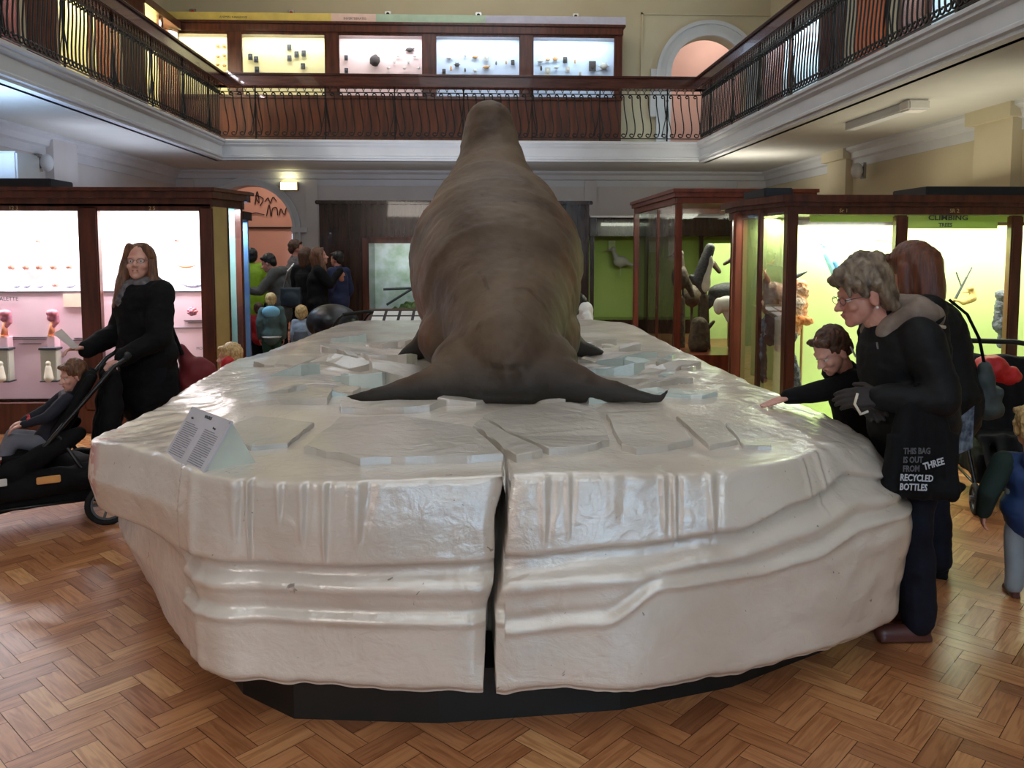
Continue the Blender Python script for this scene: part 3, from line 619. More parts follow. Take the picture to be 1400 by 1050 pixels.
bm = bmesh.new(); ell(bm, (-.013, -.028, .01), .011, sub=2); ell(bm, (.013, -.028, .01), .011, sub=2); link('eye_sockets', bm, 'card', o)
# second case behind, blue lit
t = thing('display_case', 'narrow blue lit dark case behind the end of the left case', 'display case', (-2.75, 9.9, 0))
BX('plinth', (-.9, .0, 0, .3, 0, .3), 'woodd', t); BX('cornice', (-.95, .04, -.04, .32, 1.98, 2.08), 'woodd', t); 
for x in (-.04, -.6): BX('post', (x, x+.04, 0, .06, .3, 1.98), 'woodd', t)
BX('back_board', (-.9, 0, .26, .3, .3, 1.98), mat('blue_board', (96, 130, 190), .5, nz=3, rgb2=(130, 170, 210)), t); pane(t, -.5, -.03, .02, .3, 1.98)
area('case_lamp', (-2.95, 10.03, 1.96), (-2.95, 10.1, 0), .4, .06, 10, (.6, .82, 1))
# ---------------------------------------------------------------- dark wooden unit in the middle
yd = 13.0
t = thing('display_unit', 'tall dark polished wooden unit behind the walrus with a lit window', 'display unit', (0, yd, 0)); du = t
bm = bmesh.new(); box(bm, -2.42, -1.68, 0, 1.6, 0, 2.36); box(bm, -1.68, -.55, 0, 1.6, 1.78, 2.36); box(bm, -1.68, -.55, 0, 1.6, 0, .45); box(bm, -.55, 1.78, 0, 1.6, 0, 2.36)
link('carcass', bm, 'woodd', t)
BX('cornice', (-2.47, 1.83, -.06, 1.66, 2.34, 2.4), 'woodd', t, .01)
bm = bmesh.new(); box(bm, -1.76, -1.66, -.03, .02, .4, 1.82); box(bm, -1.66, -.55, -.03, .02, 1.74, 1.84); link('window_frame', bm, 'wood', t); pane(t, -1.66, -.55, .02, .45, 1.76)
BX('painted_backdrop', (-1.68, -.55, .9, .95, .45, 1.8), mat('diorama', (150, 172, 150), .8, nz=5, rgb2=(206, 214, 222)), t)
area('case_lamp', (-1.1, yd+.3, 1.75), (-1.1, yd+.9, .8), .9, .2, 9, (.9, 1, .92))
bm = bmesh.new(); tube(bm, [(-1.5, .5, 1.0), (-1.1, .5, 1.02), (-.6, .5, 1.02)], .02, 8); tube(bm, [(-1.45, .5, .75), (-1.1, .5, .97), (-.8, .5, 1.15)], .02, 8); link('branch', bm, 'card', t)
blob('dummy_foliage', [('e', (-1.3+.17*i, .6, .55+.05*(i % 3)), (.14, .1, .16+.03*(i % 2))) for i in range(5)], mat('moss', (78, 108, 66), .9, nz=20, rgb2=(120, 136, 84), bump=(30, .8), dist=.02), t, .02, 1, lambda p: .03*noise.noise(p*20))
o = blob('mounted_animal', [('c', (-.1, 0, .05), .05, (.1, 0, 0), .045), ('e', (-.16, 0, .1), .035), ('c', (.1, 0, 0), .02, (.25, 0, -.08), .01)], 'spec2', None, .012, 2); o.location = (-.85, yd+.5, 1.3); tag(o, 'small dark mounted animal behind the lit window left of the walrus', 'taxidermy')
# slanted desk case in front of it
t = thing('desk_case', 'sloping wooden desk case with pale cards just left of the walrus', 'display case', (-.98, 9.6, 0))
bm = bmesh.new(); vv = [(-.3, -.25, 0), (.8, -.25, 0), (.8, .45, 0), (-.3, .45, 0), (-.3, -.25, .72), (.8, -.25, .72), (.8, .45, .92), (-.3, .45, .92)]
vv = [bm.verts.new(v) for v in vv]
for f in ((0, 1, 2, 3), (4, 7, 6, 5), (0, 4, 5, 1), (1, 5, 6, 2), (2, 6, 7, 3), (3, 7, 4, 0)): bm.faces.new([vv[i] for i in f])
link('cabinet', bm, 'wood', t)
sl_ = math.atan2(.2, .7)
BX('card_tray', (-.27, .77, -.2, .42, -.004, .002), 'darkbox', t).location = (0, 0, .792); t.children[-1].rotation_euler = (sl_, 0, 0)
for i in range(3):
    for j_ in range(6):
        o = BX('specimen_card', (-.24+j_*.165, -.11+j_*.165, -.16+i*.19, -.02+i*.19, .004, .009), 'paper', t); o.location = (0, 0, .792); o.rotation_euler = (sl_, 0, 0)
# ---------------------------------------------------------------- long green case at the back right
yg = 13.4
M['greenl2'] = mat('soft_green_board', (186, 214, 128), .7)
M['green'] = mat('lime_board', (186, 206, 112), .7, nz=1, rgb2=(160, 190, 84)); M['greenl'] = mat('pale_lime_board', (222, 236, 176), .7)
t = thing('display_case', 'long low dark wood case with lime green back behind the glass case', 'display case', (0, yg, 0)); gc = t
BX('plinth', (1.86, 5.2, 0, 1, 0, .5), 'woodd', t); BX('cornice', (1.84, 5.2, -.04, 1, 1.86, 2.16), 'woodd', t, .01); BX('top_cap', (1.84, 5.2, -.07, 1, 2.16, 2.19), 'paper', t)
for x in (1.86, 2.75, 3.65, 4.6): BX('post', (x, x+.06, 0, .06, .5, 1.88), 'woodd', t)
BX('back_board', (1.9, 5.2, .6, .63, .5, 1.9), 'green', t); pane(t, 1.9, 5.2, .02, .5, 1.88)
for x, lab in ((2.25, 'left'),): pass
for i in range(3): area('case_lamp', (2.35+i*1.0, yg+.2, 1.88), (2.35+i*1.0, yg+.5, .6), .8, .12, 60, (.97, 1, .72))
for i, (x, z) in enumerate(((2.3, 1.72), (3.0, 1.7), (4.05, 1.6))): tag(BX('wall_card', (x-.06, x+.06, yg+.56, yg+.59, z-.1, z+.08), 'greenl'), 'pale card on the lime board, number %s from the walrus' % ('one', 'two', 'three')[i], 'card')
def pale_bird(x, z, s, label):
    o = blob('mounted_bird', [('e', (0, 0, 0), (.16*s, .08*s, .12*s)), ('c', (-.1*s, 0, .08*s), .06*s, (-.14*s, 0, .22*s), .045*s), ('e', (-.15*s, 0, .25*s), .06*s), ('c', (-.2*s, 0, .25*s), .02*s, (-.33*s, 0, .22*s), .008*s), ('c', (.12*s, 0, -.02), .06*s, (.3*s, 0, -.1*s), .02*s), ('c', (0, 0, -.1*s), .012, (0, 0, -.32*s), .012)], 'spec1', None, .014, 2)
    o.location = (x, yg+.4, z); return tag(o, label, 'taxidermy')
pale_bird(2.42, 1.45, .8, 'pale mounted bird against the lime board next to the walrus')
# ---------------------------------------------------------------- tall free standing glass case
x0, y0 = 2.22, 9.12; x1, y1 = 3.75, 11.6; zt = 2.3
t = thing('glass_case', 'tall free standing red mahogany glass case of large birds', 'display case', (x0, y0, 0)); W_, D_ = x1-x0, y1-y0
BX('plinth', (0, W_, 0, D_, 0, .45), 'woodr', t); 
bm = bmesh.new(); box(bm, -.03, W_+.03, -.03, D_+.03, zt-.09, zt-.04); box(bm, -.05, W_+.05, -.05, D_+.05, zt-.04, zt); box(bm, .001, W_, 0, .07, zt-.16, zt-.091); box(bm, -.003, .07, .07, D_-.07, zt-.16, zt-.091); box(bm, .001, W_, D_-.07, D_, zt-.16, zt-.091); link('cornice', bm, 'woodr', t)
for (a, b) in ((-.004, -.004), (W_-.066, -.004), (-.004, D_-.066), (W_-.066, D_-.066)): BX('post', (a, a+.07, b, b+.07, .45, zt-.165), 'woodr', t, .006)
pane(t, .07, W_-.07, .03, .45, zt-.1); pane(t, .07, W_-.07, D_-.03, .45, zt-.1); ypane(t, .03, .07, D_-.07, .45, zt-.1); ypane(t, W_-.03, .07, D_-.07, .45, zt-.1)
BX('mullion', (.03, .06, D_*.45, D_*.45+.03, .45, zt-.1), 'woodr', t)
BX('back_panel', (.86, 1.5, 1.75, 1.78, .45, 1.72), 'greenl2', t)
area('case_lamp', (x0+.8, y0+.9, zt-.12), (x0+.8, y0+1.2, 0), 1.0, .6, 50, (.97, 1, .82))
M['dkfeather'] = mat('dark_feathers', (42, 42, 44), .6, nz=30, rgb2=(82, 80, 78), stretch=(1, 1, 3), bump=(50, .6), dist=.01)
M['brfeather'] = mat('brown_feathers', (92, 76, 56), .6, nz=30, rgb2=(60, 48, 36), bump=(50, .6), dist=.01); M['wfeather'] = mat('white_feathers', (216, 210, 192), .7, nz=20, bump=(50, .6), dist=.01)
M['bark'] = mat('bark', (96, 78, 54), .8, nz=14, rgb2=(60, 50, 36), bump=(20, .9), dist=.02)
def bird(name, root, parts, label):
    t = thing(name, label, 'taxidermy', root)
    for n_, pr, m_, vx in parts: blob(n_, pr, m_, t, vx, 2)
    return t
# perched brown bird
bird('mounted_bird', (2.46, 9.9, 1.2), [('body', [('e', (0, 0, .1), (.1, .1, .16)), ('c', (0, 0, .22), .06, (-.01, 0, .34), .055), ('e', (-.02, 0, .38), (.07, .05, .055)), ('c', (-.07, 0, .37), .02, (-.16, 0, .34), .008), ('c', (.06, 0, .1), .06, (.16, 0, -.12), .03)], 'brfeather', .012),
     ('leg', [('c', (-.02, 0, -.02), .012, (-.02, 0, -.16), .01)], 'card', .006), ('leg', [('c', (.04, 0, -.02), .012, (.04, 0, -.16), .01)], 'card', .006), ('perch', [('c', (0, 0, -.17), .07, (0, 0, -.74), .08)], 'bark', .014)], 'brown mounted bird with a pointed bill behind the left post of the glass case')
bird('mounted_bird', (2.68, 9.75, 1.15), [('body', [('c', (.1, 0, .5), .06, (.04, 0, .32), .075), ('c', (.04, 0, .32), .075, (-.03, 0, .12), .08), ('c', (-.03, 0, .12), .07, (.04, 0, -.04), .03), ('c', (-.06, 0, .1), .05, (-.12, 0, .16), .03)], 'dkfeather', .012),
     ('breast', [('e', (.045, -.04, .1), (.062, .05, .13)), ('e', (.095, -.035, .33), (.04, .045, .1)), ('c', (.05, -.06, .14), .04, (.09, -.045, .3), .035)], 'wfeather', .012), ('perch', [('c', (.04, 0, -.08), .05, (.06, 0, -.69), .07)], 'bark', .014)], 'large black and white mounted bird leaning on a perch in the glass case')
bird('mounted_bird', (3.02, 9.8, 1.02), [('body', [('e', (0, 0, .1), (.24, .14, .12)), ('c', (-.16, 0, .06), .08, (-.3, 0, -.12), .04), ('c', (.12, 0, .14), .09, (.24, 0, .3), .05), ('c', (.24, 0, .3), .045, (.2, 0, .5), .04)], 'dkfeather', .012),
     ('head', [('e', (.16, 0, .54), (.09, .06, .06)), ('c', (.08, 0, .52), .035, (-.05, 0, .44), .02)], 'brfeather', .01), ('leg', [('c', (.02, 0, 0), .02, (.02, 0, -.55), .014)], 'tan', .008), ('leg', [('c', (.09, 0, 0), .02, (.09, .04, -.55), .014)], 'tan', .008)], 'large dark bodied long legged bird with a curved neck in the glass case')
bird('mounted_bird', (2.86, 10.3, 1.3), [('body', [('c', (-.12, 0, -.1), .03, (-.05, 0, .08), .03), ('c', (-.05, 0, .08), .03, (.12, 0, .16), .035), ('c', (.12, 0, .16), .04, (.2, 0, .06), .03), ('e', (-.14, 0, -.25), (.12, .1, .14)), ('c', (-.14, 0, -.36), .02, (-.14, 0, -.84), .02)], 'brfeather', .012)], 'pale brown bird with an arched neck behind the black and white bird')
bird('elephant_skull', (2.90, 9.42, .98), [('cranium', [('e', (0, 0, .02), (.14, .1, .1)), ('e', (-.1, 0, .0), (.06, .07, .1)), ('e', (.1, 0, -.02), (.08, .08, .09)), ('c', (0, 0, -.06), .06, (.02, 0, -.16), .03)], 'bone', .012), ('stand', [('c', (.06, 0, -.15), .022, (.06, 0, -.52), .03)], 'tan', .01)], 'ruffled white skull on a tan stand low in the glass case')
bird('tree_stump', (2.60, 9.5, .455), [('stump', [('c', (0, 0, 0.08), .13, (0, 0, .30), .10), ('c', (.08, 0, .24), .03, (.17, 0, .34), .02)], 'bark', .014)], 'brown tree stump on the floor of the glass case')
# ---------------------------------------------------------------- right lit case
yr = 6.05; HR = 2.02; xa, xb = 2.28, 5.9
t = thing('display_case', 'large green lit mahogany case of climbing animals on the right', 'display case', (0, yr, 0)); rc = t
fp = [(xa+.02, 0), (xb, 0), (xb, 1.2), (xa-.05, 1.2), (xa-.1, .75)]
def grow(poly, g): return [(p[0]+(g if p[0] > 4 else -g), p[1]+(g if p[1] > 1 else (-g if p[1] < .1 else 0))) for p in poly]
bm = bmesh.new(); prism(bm, grow(fp, .04), 0, .06); prism(bm, grow(fp, .02), .06, .17); link('plinth', bm, 'wood', t)
bm = bmesh.new(); prism(bm, grow(fp, .0), HR-.14, HR-.08); prism(bm, grow(fp, .03), HR-.08, HR-.05); prism(bm, grow(fp, .06), HR-.05, HR); link('cornice', bm, 'wood', t)
def seg(n, p0, p1, z0, z1, th, m, par):
    p0 = Vector(p0); p1 = Vector(p1); d = (p1-p0); nn = Vector((d.y, -d.x)).normalized()*th
    bm = bmesh.new(); prism(bm, [tuple(p0), tuple(p1), tuple(p1-nn), tuple(p0-nn)], z0, z1); return link(n, bm, m, par)
BX('corner_post', (xa+.02, xa+.10, -.012, .08, .17, HR-.1), 'wood', t, .01)
for a, b in ((3.12, 3.21), (4.00, 4.09), (5.1, 5.2)): BX('post', (a, b, -.012, .06, .17, HR-.145), 'wood', t, .01)
BX('bottom_rail', (xa+.1, xb, 0, .06, .17, .24), 'wood', t)
S0, S1 = Vector((xa+.0, .02)), Vector((xa-.1, .75))
seg('post', S0.lerp(S1, .93), S1, .17, HR-.1, .05, 'woodr', t); seg('post', S0.lerp(S1, .42), S0.lerp(S1, .47), .17, HR-.1, .03, 'wood', t)
bm = bmesh.new(); e0 = S0.lerp(S1, .93); bm.faces.new([bm.verts.new(p) for p in ((S0.x, S0.y, .17), (e0.x, e0.y, .17), (e0.x, e0.y, HR-.12), (S0.x, S0.y, HR-.12))]); link('glass_pane', bm, 'glass', t)
area('case_lamp', (xa+.12, yr+.72, HR-.15), (xa+.16, yr+.8, .8), .14, .3, 12, (.97, 1, .86))
for a, b in ((xa+.1, 3.12), (3.21, 4.0), (4.09, 5.1)): pane(t, a, b, .02, .2, HR-.12)
M['gwhite'] = mat('green_white_board', (208, 226, 150), .7, nz=.6, rgb2=(198, 220, 138))
BX('back_board', (xa+.25, xb, .62, .65, .17, HR-.2), 'gwhite', t)
BX('title_band', (xa+.25, xb, .15, .16, 1.83, HR-.12), 'green', t)
bm = bmesh.new(); prism(bm, [(xa+.28, .62), (xa+.25, .60), (xa+.05, 1.1), (xa+.09, 1.1)], .17, HR-.1); link('side_board', bm, 'gwhite', t)
BX('case_floor', (xa+.03, xb, .02, 1.1, .17, .2), 'greenl', t); BX('back_panel', (xa-.03, xb, 1.16, 1.2, .17, HR-.1), 'wood', t)
for a, b in ((xa+.15, 3.15), (3.2, 4.05), (4.1, 5.1)): area('case_lamp', ((a+b)/2, yr+.34, HR-.15), ((a+b)/2, yr+.55, .2), b-a-.06, .14, 21, (.97, 1, .86))
text('Sr 1', (2.72, -.002, HR-.125), .04, 'gold', t, ext=.001); text('SR 2', (3.56, -.002, HR-.125), .04, 'gold', t, ext=.001)
text('CLIMBING', (3.60, .146, 1.845), .055, 'card', t, bold=.001, sx=1.25); text('TREES', (3.58, .146, 1.795), .04, 'card', t, bold=.001)
BX('title_plate', (3.22, 3.99, .148, .15, 1.78, 1.84), 'green', t)
for k, (a, b, lab) in enumerate(((2.2, 2.42, 'short black lamp box on the corner of the right case'), (3.35, 4.9, 'long black lamp box on top of the right case'))):
    q = thing('lamp_box', lab, 'lamp box', (a, yr+.02+.2*(k == 0), HR)); bm = bmesh.new(); box(bm, 0, b-a, 0, .5, 0, .07, bev=.006); link('body', bm, 'darkbox', q)
# animals of the right case
M['fur'] = mat('ginger_grey_fur', (196, 186, 172), .9, nz=9, rgb2=(206, 128, 66), bump=(40, 1), dist=.02)
M['gfur'] = mat('ginger_fur', (204, 112, 54), .9, nz=20, rgb2=(226, 160, 100), bump=(40, 1), dist=.02); M['dfur'] = mat('dark_grey_fur', (64, 66, 76), .9, nz=14, rgb2=(110, 112, 120), bump=(40, 1), dist=.02)
t = thing('mounted_cuscus', 'shaggy grey and ginger mounted animal hanging in the corner of the right case', 'taxidermy', (2.40, yr+.32, .85))
fz = lambda p: .012*noise.noise(p*40)+.01*noise.noise(p*14)
blob('body', [('e', (.06, 0, .32), (.13, .13, .2)), ('e', (.1, 0, .45), (.1, .1, .1)), ('e', (-.06, 0, .36), (.1, .1, .16)), ('c', (.05, 0, .15), .1, (0, 0, .02), .06), ('c', (-.1, 0, .4), .05, (-.14, 0, .55), .02)], 'fur', t, .01, 1, fz)
blob('arm', [('c', (-.02, -.11, .24), .035, (.16, -.1, .22), .04)], 'gfur', t, .01, 1, fz)
blob('lower_body', [('e', (.02, -.02, .1), (.09, .09, .1)), ('e', (-.1, -.02, .16), (.07, .08, .14))], 'dfur', t, .01, 1, fz)
blob('tail', [('c', (.04, -.02, .02), .035, (.09, -.03, -.12), .035), ('c', (.09, -.03, -.12), .035, (.12, -.03, -.3), .032), ('c', (.12, -.03, -.3), .032, (.06, -.03, -.5), .03), ('c', (-.15, .02, .1), .03, (-.13, .02, -.25), .03)], 'dfur', t, .01, 1, fz)
blob('ear', [('c', (-.13, -.02, .53), .025, (-.17, -.03, .62), .006)], 'fur', t, .008, 1); blob('beak', [('c', (.1, 0, .56), .02, (.18, -.02, .60), .006)], 'card', t, .006, 1)
blob('branch', [('c', (.2, .1, -.65), .012, (.2, .1, .3), .012)], 'tan', t, .008, 0)
t = thing('mounted_bird', 'pale blue long tailed bird above the grey haired woman', 'taxidermy', (2.87, yr+.5, 1.42))
blob('body', [('c', (-.06, 0, .17), .026, (.03, 0, .02), .045), ('c', (.03, 0, .02), .045, (.1, 0, -.12), .02), ('e', (-.075, 0, .24), (.024, .022, .026)), ('c', (-.07, 0, .22), .016, (-.06, 0, .17), .02)], mat('blue_feathers', (120, 180, 205), .6, nz=12, rgb2=(150, 200, 210)), t, .008, 2)
blob('beak', [('c', (-.09, 0, .25), .008, (-.115, 0, .235), .003)], 'card', t, .004, 0)
blob('wing', [('c', (.0, -.03, .1), .02, (.07, -.035, -.06), .015)], mat('blue_wing', (84, 150, 190), .6), t, .006, 1)
def branch(loc, pts, rs_, label, m_='bark'):
    t = thing('tree_branch', label, 'branch', loc); bm = bmesh.new(); tube(bm, pts, rs_, 10); link('limb', bm, m_, t, True); return t
M['pbark'] = mat('pale_bark', (150, 146, 112), .8, nz=14, rgb2=(112, 106, 80), bump=(20, .8), dist=.01)
t = branch((3.42, yr+.5, 1.4), [(-.12, 0, -.02), (0, 0, .05), (.12, 0, .11), (.2, 0, .14), (.27, 0, .17)], [.03, .035, .03, .028, .025], 'thick cut branch pointing up right of the red haired woman', 'pbark')
bm = bmesh.new(); tube(bm, [(-.2, 0, .3), (-.1, 0, .29), (-.02, 0, .24), (.04, 0, .16)], .005, 5); tube(bm, [(-.12, 0, .29), (-.04, 0, .34)], .004, 4); tube(bm, [(-.05, 0, .26), (.02, 0, .27)], .004, 4); link('twig', bm, 'pbark', t)
branch((3.5, yr+.45, 1.12), [(-.2, 0, -.02), (-.05, 0, .05), (.06, 0, .1), (.13, 0, .18), (.12, 0, .25)], [.02, .03, .035, .03, .01], 'curved pale green branch above the black jacket', 'pbark')
t = thing('mounted_lemur', 'small golden mounted animal clinging to a forked twig', 'taxidermy', (3.98, yr+.48, 1.18))
M['gold_fur'] = mat('golden_fur', (206, 172, 104), .9, nz=20, bump=(60, .8), dist=.008)
blob('body', [('c', (-.03, 0, .02), .028, (.04, 0, .05), .035), ('c', (.04, 0, .05), .03, (.04, 0, .11), .02), ('e', (.02, 0, .13), (.03, .026, .024)), ('c', (-.05, 0, .02), .012, (-.12, 0, .04), .009), ('c', (-.12, 0, .04), .009, (-.16, 0, -.02), .007), ('c', (.02, 0, .1), .01, (-.04, 0, .1), .008)], 'gold_fur', t, .006, 1)
bm = bmesh.new(); tube(bm, [(-.2, .02, -.17), (-.12, .02, -.02), (-.05, .02, .12), (.0, .02, .22)], [.014, .012, .01, .008], 7); tube(bm, [(-.04, .02, .14), (.04, .02, .3)], .006, 5); tube(bm, [(-.04, .02, .14), (-.09, .02, .26)], .006, 5); tube(bm, [(-.16, .02, -.1), (-.22, .02, -.03)], .005, 5); link('twig', bm, 'card', t)
for i, (x, z, lab) in enumerate(((2.65, 1.17, 'white label card between the shaggy animal and the grey haired woman'), (3.86, 1.02, 'white label card beneath the golden animal'), (3.50, 1.36, 'white label card below the thick cut branch'))):
    q = tag(BX('label_card', (x-.025, x+.025, yr+.60, yr+.615, z-.03, z+.03), 'paper'), lab, 'card'); 
o = blob('mounted_sloth', [('e', (0, 0, 0), (.06, .05, .07)), ('c', (0, -.02, -.03), .035, (.01, -.08, -.05), .02)], 'fur', None, .01, 1, fz); o.location = (3.62, yr+.4, 1.08); tag(o, 'grey shaggy mounted animal above the shoulder of the black jacket', 'taxidermy')
o = blob('mounted_squirrel', [('c', (0, 0, .1), .035, (0, 0, -.1), .045), ('e', (0, -.01, .16), .04), ('c', (.02, 0, -.1), .03, (.02, 0, -.25), .02)], 'dfur', None, .01, 1, fz); o.location = (4.2, yr+.4, 1.1); tag(o, 'dark mounted animal at the right edge of the frame', 'taxidermy')
# ---------------------------------------------------------------- iceberg plinth
def catmull(pts, n):
    P = [Vector(p) for p in pts]; out = []; K = len(P)
    for i in range(K):
        a, b, c, d = P[i-1], P[i], P[(i+1) % K], P[(i+2) % K]
        for j in range(n):
            t = j/n; out.append(.5*((2*b)+(c-a)*t+(2*a-5*b+4*c-d)*t*t+(3*b-a-3*c+d)*t**3))
    return out
LV = [.17, .40, .54, .595, .72, .87]
# control points: lists of (x, y) at each level
CP = [
 [(-.89, 2.71), (-.90, 2.71), (-.90, 2.71), (-.89, 2.70), (-.88, 2.70), (-.86, 2.71)],
 [(-.70, 2.66), (-.70, 2.67), (-.70, 2.67), (-.70, 2.66), (-.70, 2.65), (-.70, 2.66)],
 [(-.45, 2.62), (-.45, 2.63), (-.45, 2.63), (-.45, 2.62), (-.45, 2.61), (-.45, 2.62)],
 [(-.06, 2.575), (-.06, 2.60), (-.06, 2.61), (-.06, 2.625), (-.06, 2.645), (-.06, 2.675)],
 [(.23, 2.57), (.23, 2.60), (.23, 2.61), (.23, 2.63), (.23, 2.65), (.23, 2.69)],
 [(.55, 2.56), (.55, 2.58), (.55, 2.60), (.55, 2.63), (.58, 2.66), (.60, 2.70)],
 [(.98, 2.69), (.98, 2.68), (.98, 2.68), (.96, 2.68), (.95, 2.70), (.95, 2.76)],
 [(1.34, 2.85), (1.36, 2.84), (1.37, 2.84), (1.37, 2.85), (1.35, 2.90), (1.30, 3.02)],
 [(1.63, 3.06), (1.66, 3.07), (1.67, 3.07), (1.66, 3.08), (1.65, 3.14), (1.59, 3.26)],
 [(1.70, 3.5), (1.74, 3.5), (1.74, 3.5), (1.73, 3.5), (1.70, 3.55), (1.62, 3.62)],
 [(1.60, 4.5), (1.62, 4.5), (1.62, 4.5), (1.6, 4.5), (1.55, 4.5), (1.46, 4.5)],
 [(1.50, 5.8), (1.5, 5.8), (1.5, 5.8), (1.5, 5.8), (1.48, 5.8), (1.42, 5.8)],
 [(1.30, 7.4)]*6, [(.75, 8.1)]*6, [(-.05, 8.3)]*6, [(-.7, 8.25)]*6, [(-1.12, 7.95)]*6,
 [(-1.36, 6.93)]*6,
 [(-1.58, 5.6), (-1.58, 5.6), (-1.58, 5.6), (-1.6, 5.6), (-1.6, 5.6), (-1.56, 5.6)],
 [(-1.64, 4.7), (-1.66, 4.7), (-1.64, 4.7), (-1.60, 4.6), (-1.58, 4.6), (-1.53, 4.6)],
 [(-1.6, 3.95), (-1.68, 3.95), (-1.60, 3.95), (-1.53, 3.85), (-1.50, 3.85), (-1.46, 3.85)],
 [(-1.29, 3.34), (-1.50, 3.50), (-1.41, 3.48), (-1.53, 3.34), (-1.55, 3.31), (-1.53, 3.31)],
 [(-1.12, 3.02), (-1.2, 3.08), (-1.16, 3.06), (-1.22, 3.02), (-1.24, 3.02), (-1.2, 3.04)],
]
NS = 60
lv_out = [catmull([(c[k][0], c[k][1], 0) for c in CP], NS) for k in range(6)]
# keep samples dense by arc length near the crack
mid = lv_out[3]; NT = len(mid)
dens = []
for i, p in enumerate(mid):
    q = mid[(i+1) % NT]; L_ = (q-p).length
    n_ = 1
    if p.y < 3.0: n_ = max(1, round(L_/.010))
    if p.y < 3.0 and -.05 < p.x < .17: n_ = max(1, round(L_/.003))
    dens.append(n_)
def samp(k):
    out = []; o = lv_out[k]
    for i in range(NT):
        if mid[i].y >= 3.6 and i % 2: continue
        for j in range(dens[i]): out.append(o[i].lerp(o[(i+1) % NT], j/dens[i]))
    return out
SO = [samp(k) for k in range(6)]; NN = len(SO[0])
def interp(z):
    if z <= LV[0]: return SO[0]
    for k in range(5):
        if z <= LV[k+1]+1e-9:
            t = (z-LV[k])/(LV[k+1]-LV[k]); return [a.lerp(b, t) for a, b in zip(SO[k], SO[k+1])]
    return SO[5]
def ss(a, b, x):
    t = min(max((x-a)/(b-a), 0), 1); return t*t*(3-2*t)
def pw(x, pts):
    if x <= pts[0][0]: return pts[0][1]
    for (a, va), (b, vb) in zip(pts, pts[1:]):
        if x <= b: t = (x-a)/(b-a); t = t*t*(3-2*t); return va+(vb-va)*t
    return pts[-1][1]
def l1(x): return .592 if x < .09 else pw(x, [(.1, .61), (.5, .635), (.85, .67), (1.1, .73), (1.4, .78), (1.7, .74)])
def l2(x): return .415 if x < .09 else pw(x, [(.1, .385), (.4, .415), (.62, .52), (.9, .535), (1.15, .56), (1.4, .62), (1.7, .62)])
def lm(x): return .53 if x < .09 else pw(x, [(.1, .53), (.5, .56), (.8, .6), (1.1, .655), (1.4, .71), (1.7, .70)])
def crackx(z): return pw(z, [(.17, .040), (.42, .045), (.56, .072), (.72, .080), (.87, .103)])
def crackw(z): return pw(z, [(.17, .018), (.3, .014), (.5, .011), (.6, .013), (.72, .019), (.82, .011), (.87, .005)])
drips = [(-.78, .012, .2, .014), (-.735, .007, .26, .02), (-.63, .008, .13, .014), (-.555, .009, .2, .014), (-.485, .008, .26, .02), (-.385, .016, .2, .016),
         (.22, .012, .22, .012), (.3, .008, .2, .01), (.62, .01, .2, .014), (.655, .008, .24, .014), (.78, .012, .22, .014), (1.16, .009, .15, .012), (1.24, .009, .2, .012), (.45, .02, .16, .006)]
def ztop(x, y):
    z = .87+.05*ss(2.9, 3.9, y)+.05*ss(5.2, 7.4, y)*ss(-1.0, .9, x)+.02*ss(-.4, -1.2, x)*ss(3, 4.2, y)
    z -= .065*ss(1.3, 1.68, x)*(1-ss(3.6, 5.2, y))
    z -= .06*ss(-1.2, -1.6, x)*ss(4.6, 6, y)+.045*ss(-.9, -1.45, x)*(1-ss(4.6, 5.6, y))*ss(3.1, 3.5, y)
    # trodden hollow with broken ice round the animal
    d = math.hypot((x-.12)/1.0, (y-4.75)/1.25)
    z -= .035*(1-ss(.75, 1.05, d))*ss(3.75, 3.95, y)
    v = Vector((x*2.2, y*1.6, 0)); z += .014*noise.noise(v)+.007*noise.noise(v*3.1)
    if d < 1.25 and y > 3.9: z += (.016*abs(noise.noise(Vector((x*9, y*9, 3))))+.006*noise.noise(Vector((x*30, y*30, 1))))*(1-ss(1, 1.25, d))
    # long wrinkles of the painted cloth
    wr = ss(1.0, 1.25, x)*(1-ss(4.3, 5, y))+ss(-1.05, -1.3, x)*.8
    z += wr*.010*noise.noise(Vector((x*3+y*2, y*16-x*9, 5)))+wr*.004*noise.noise(Vector((x*12, y*34, 9)))
    return z
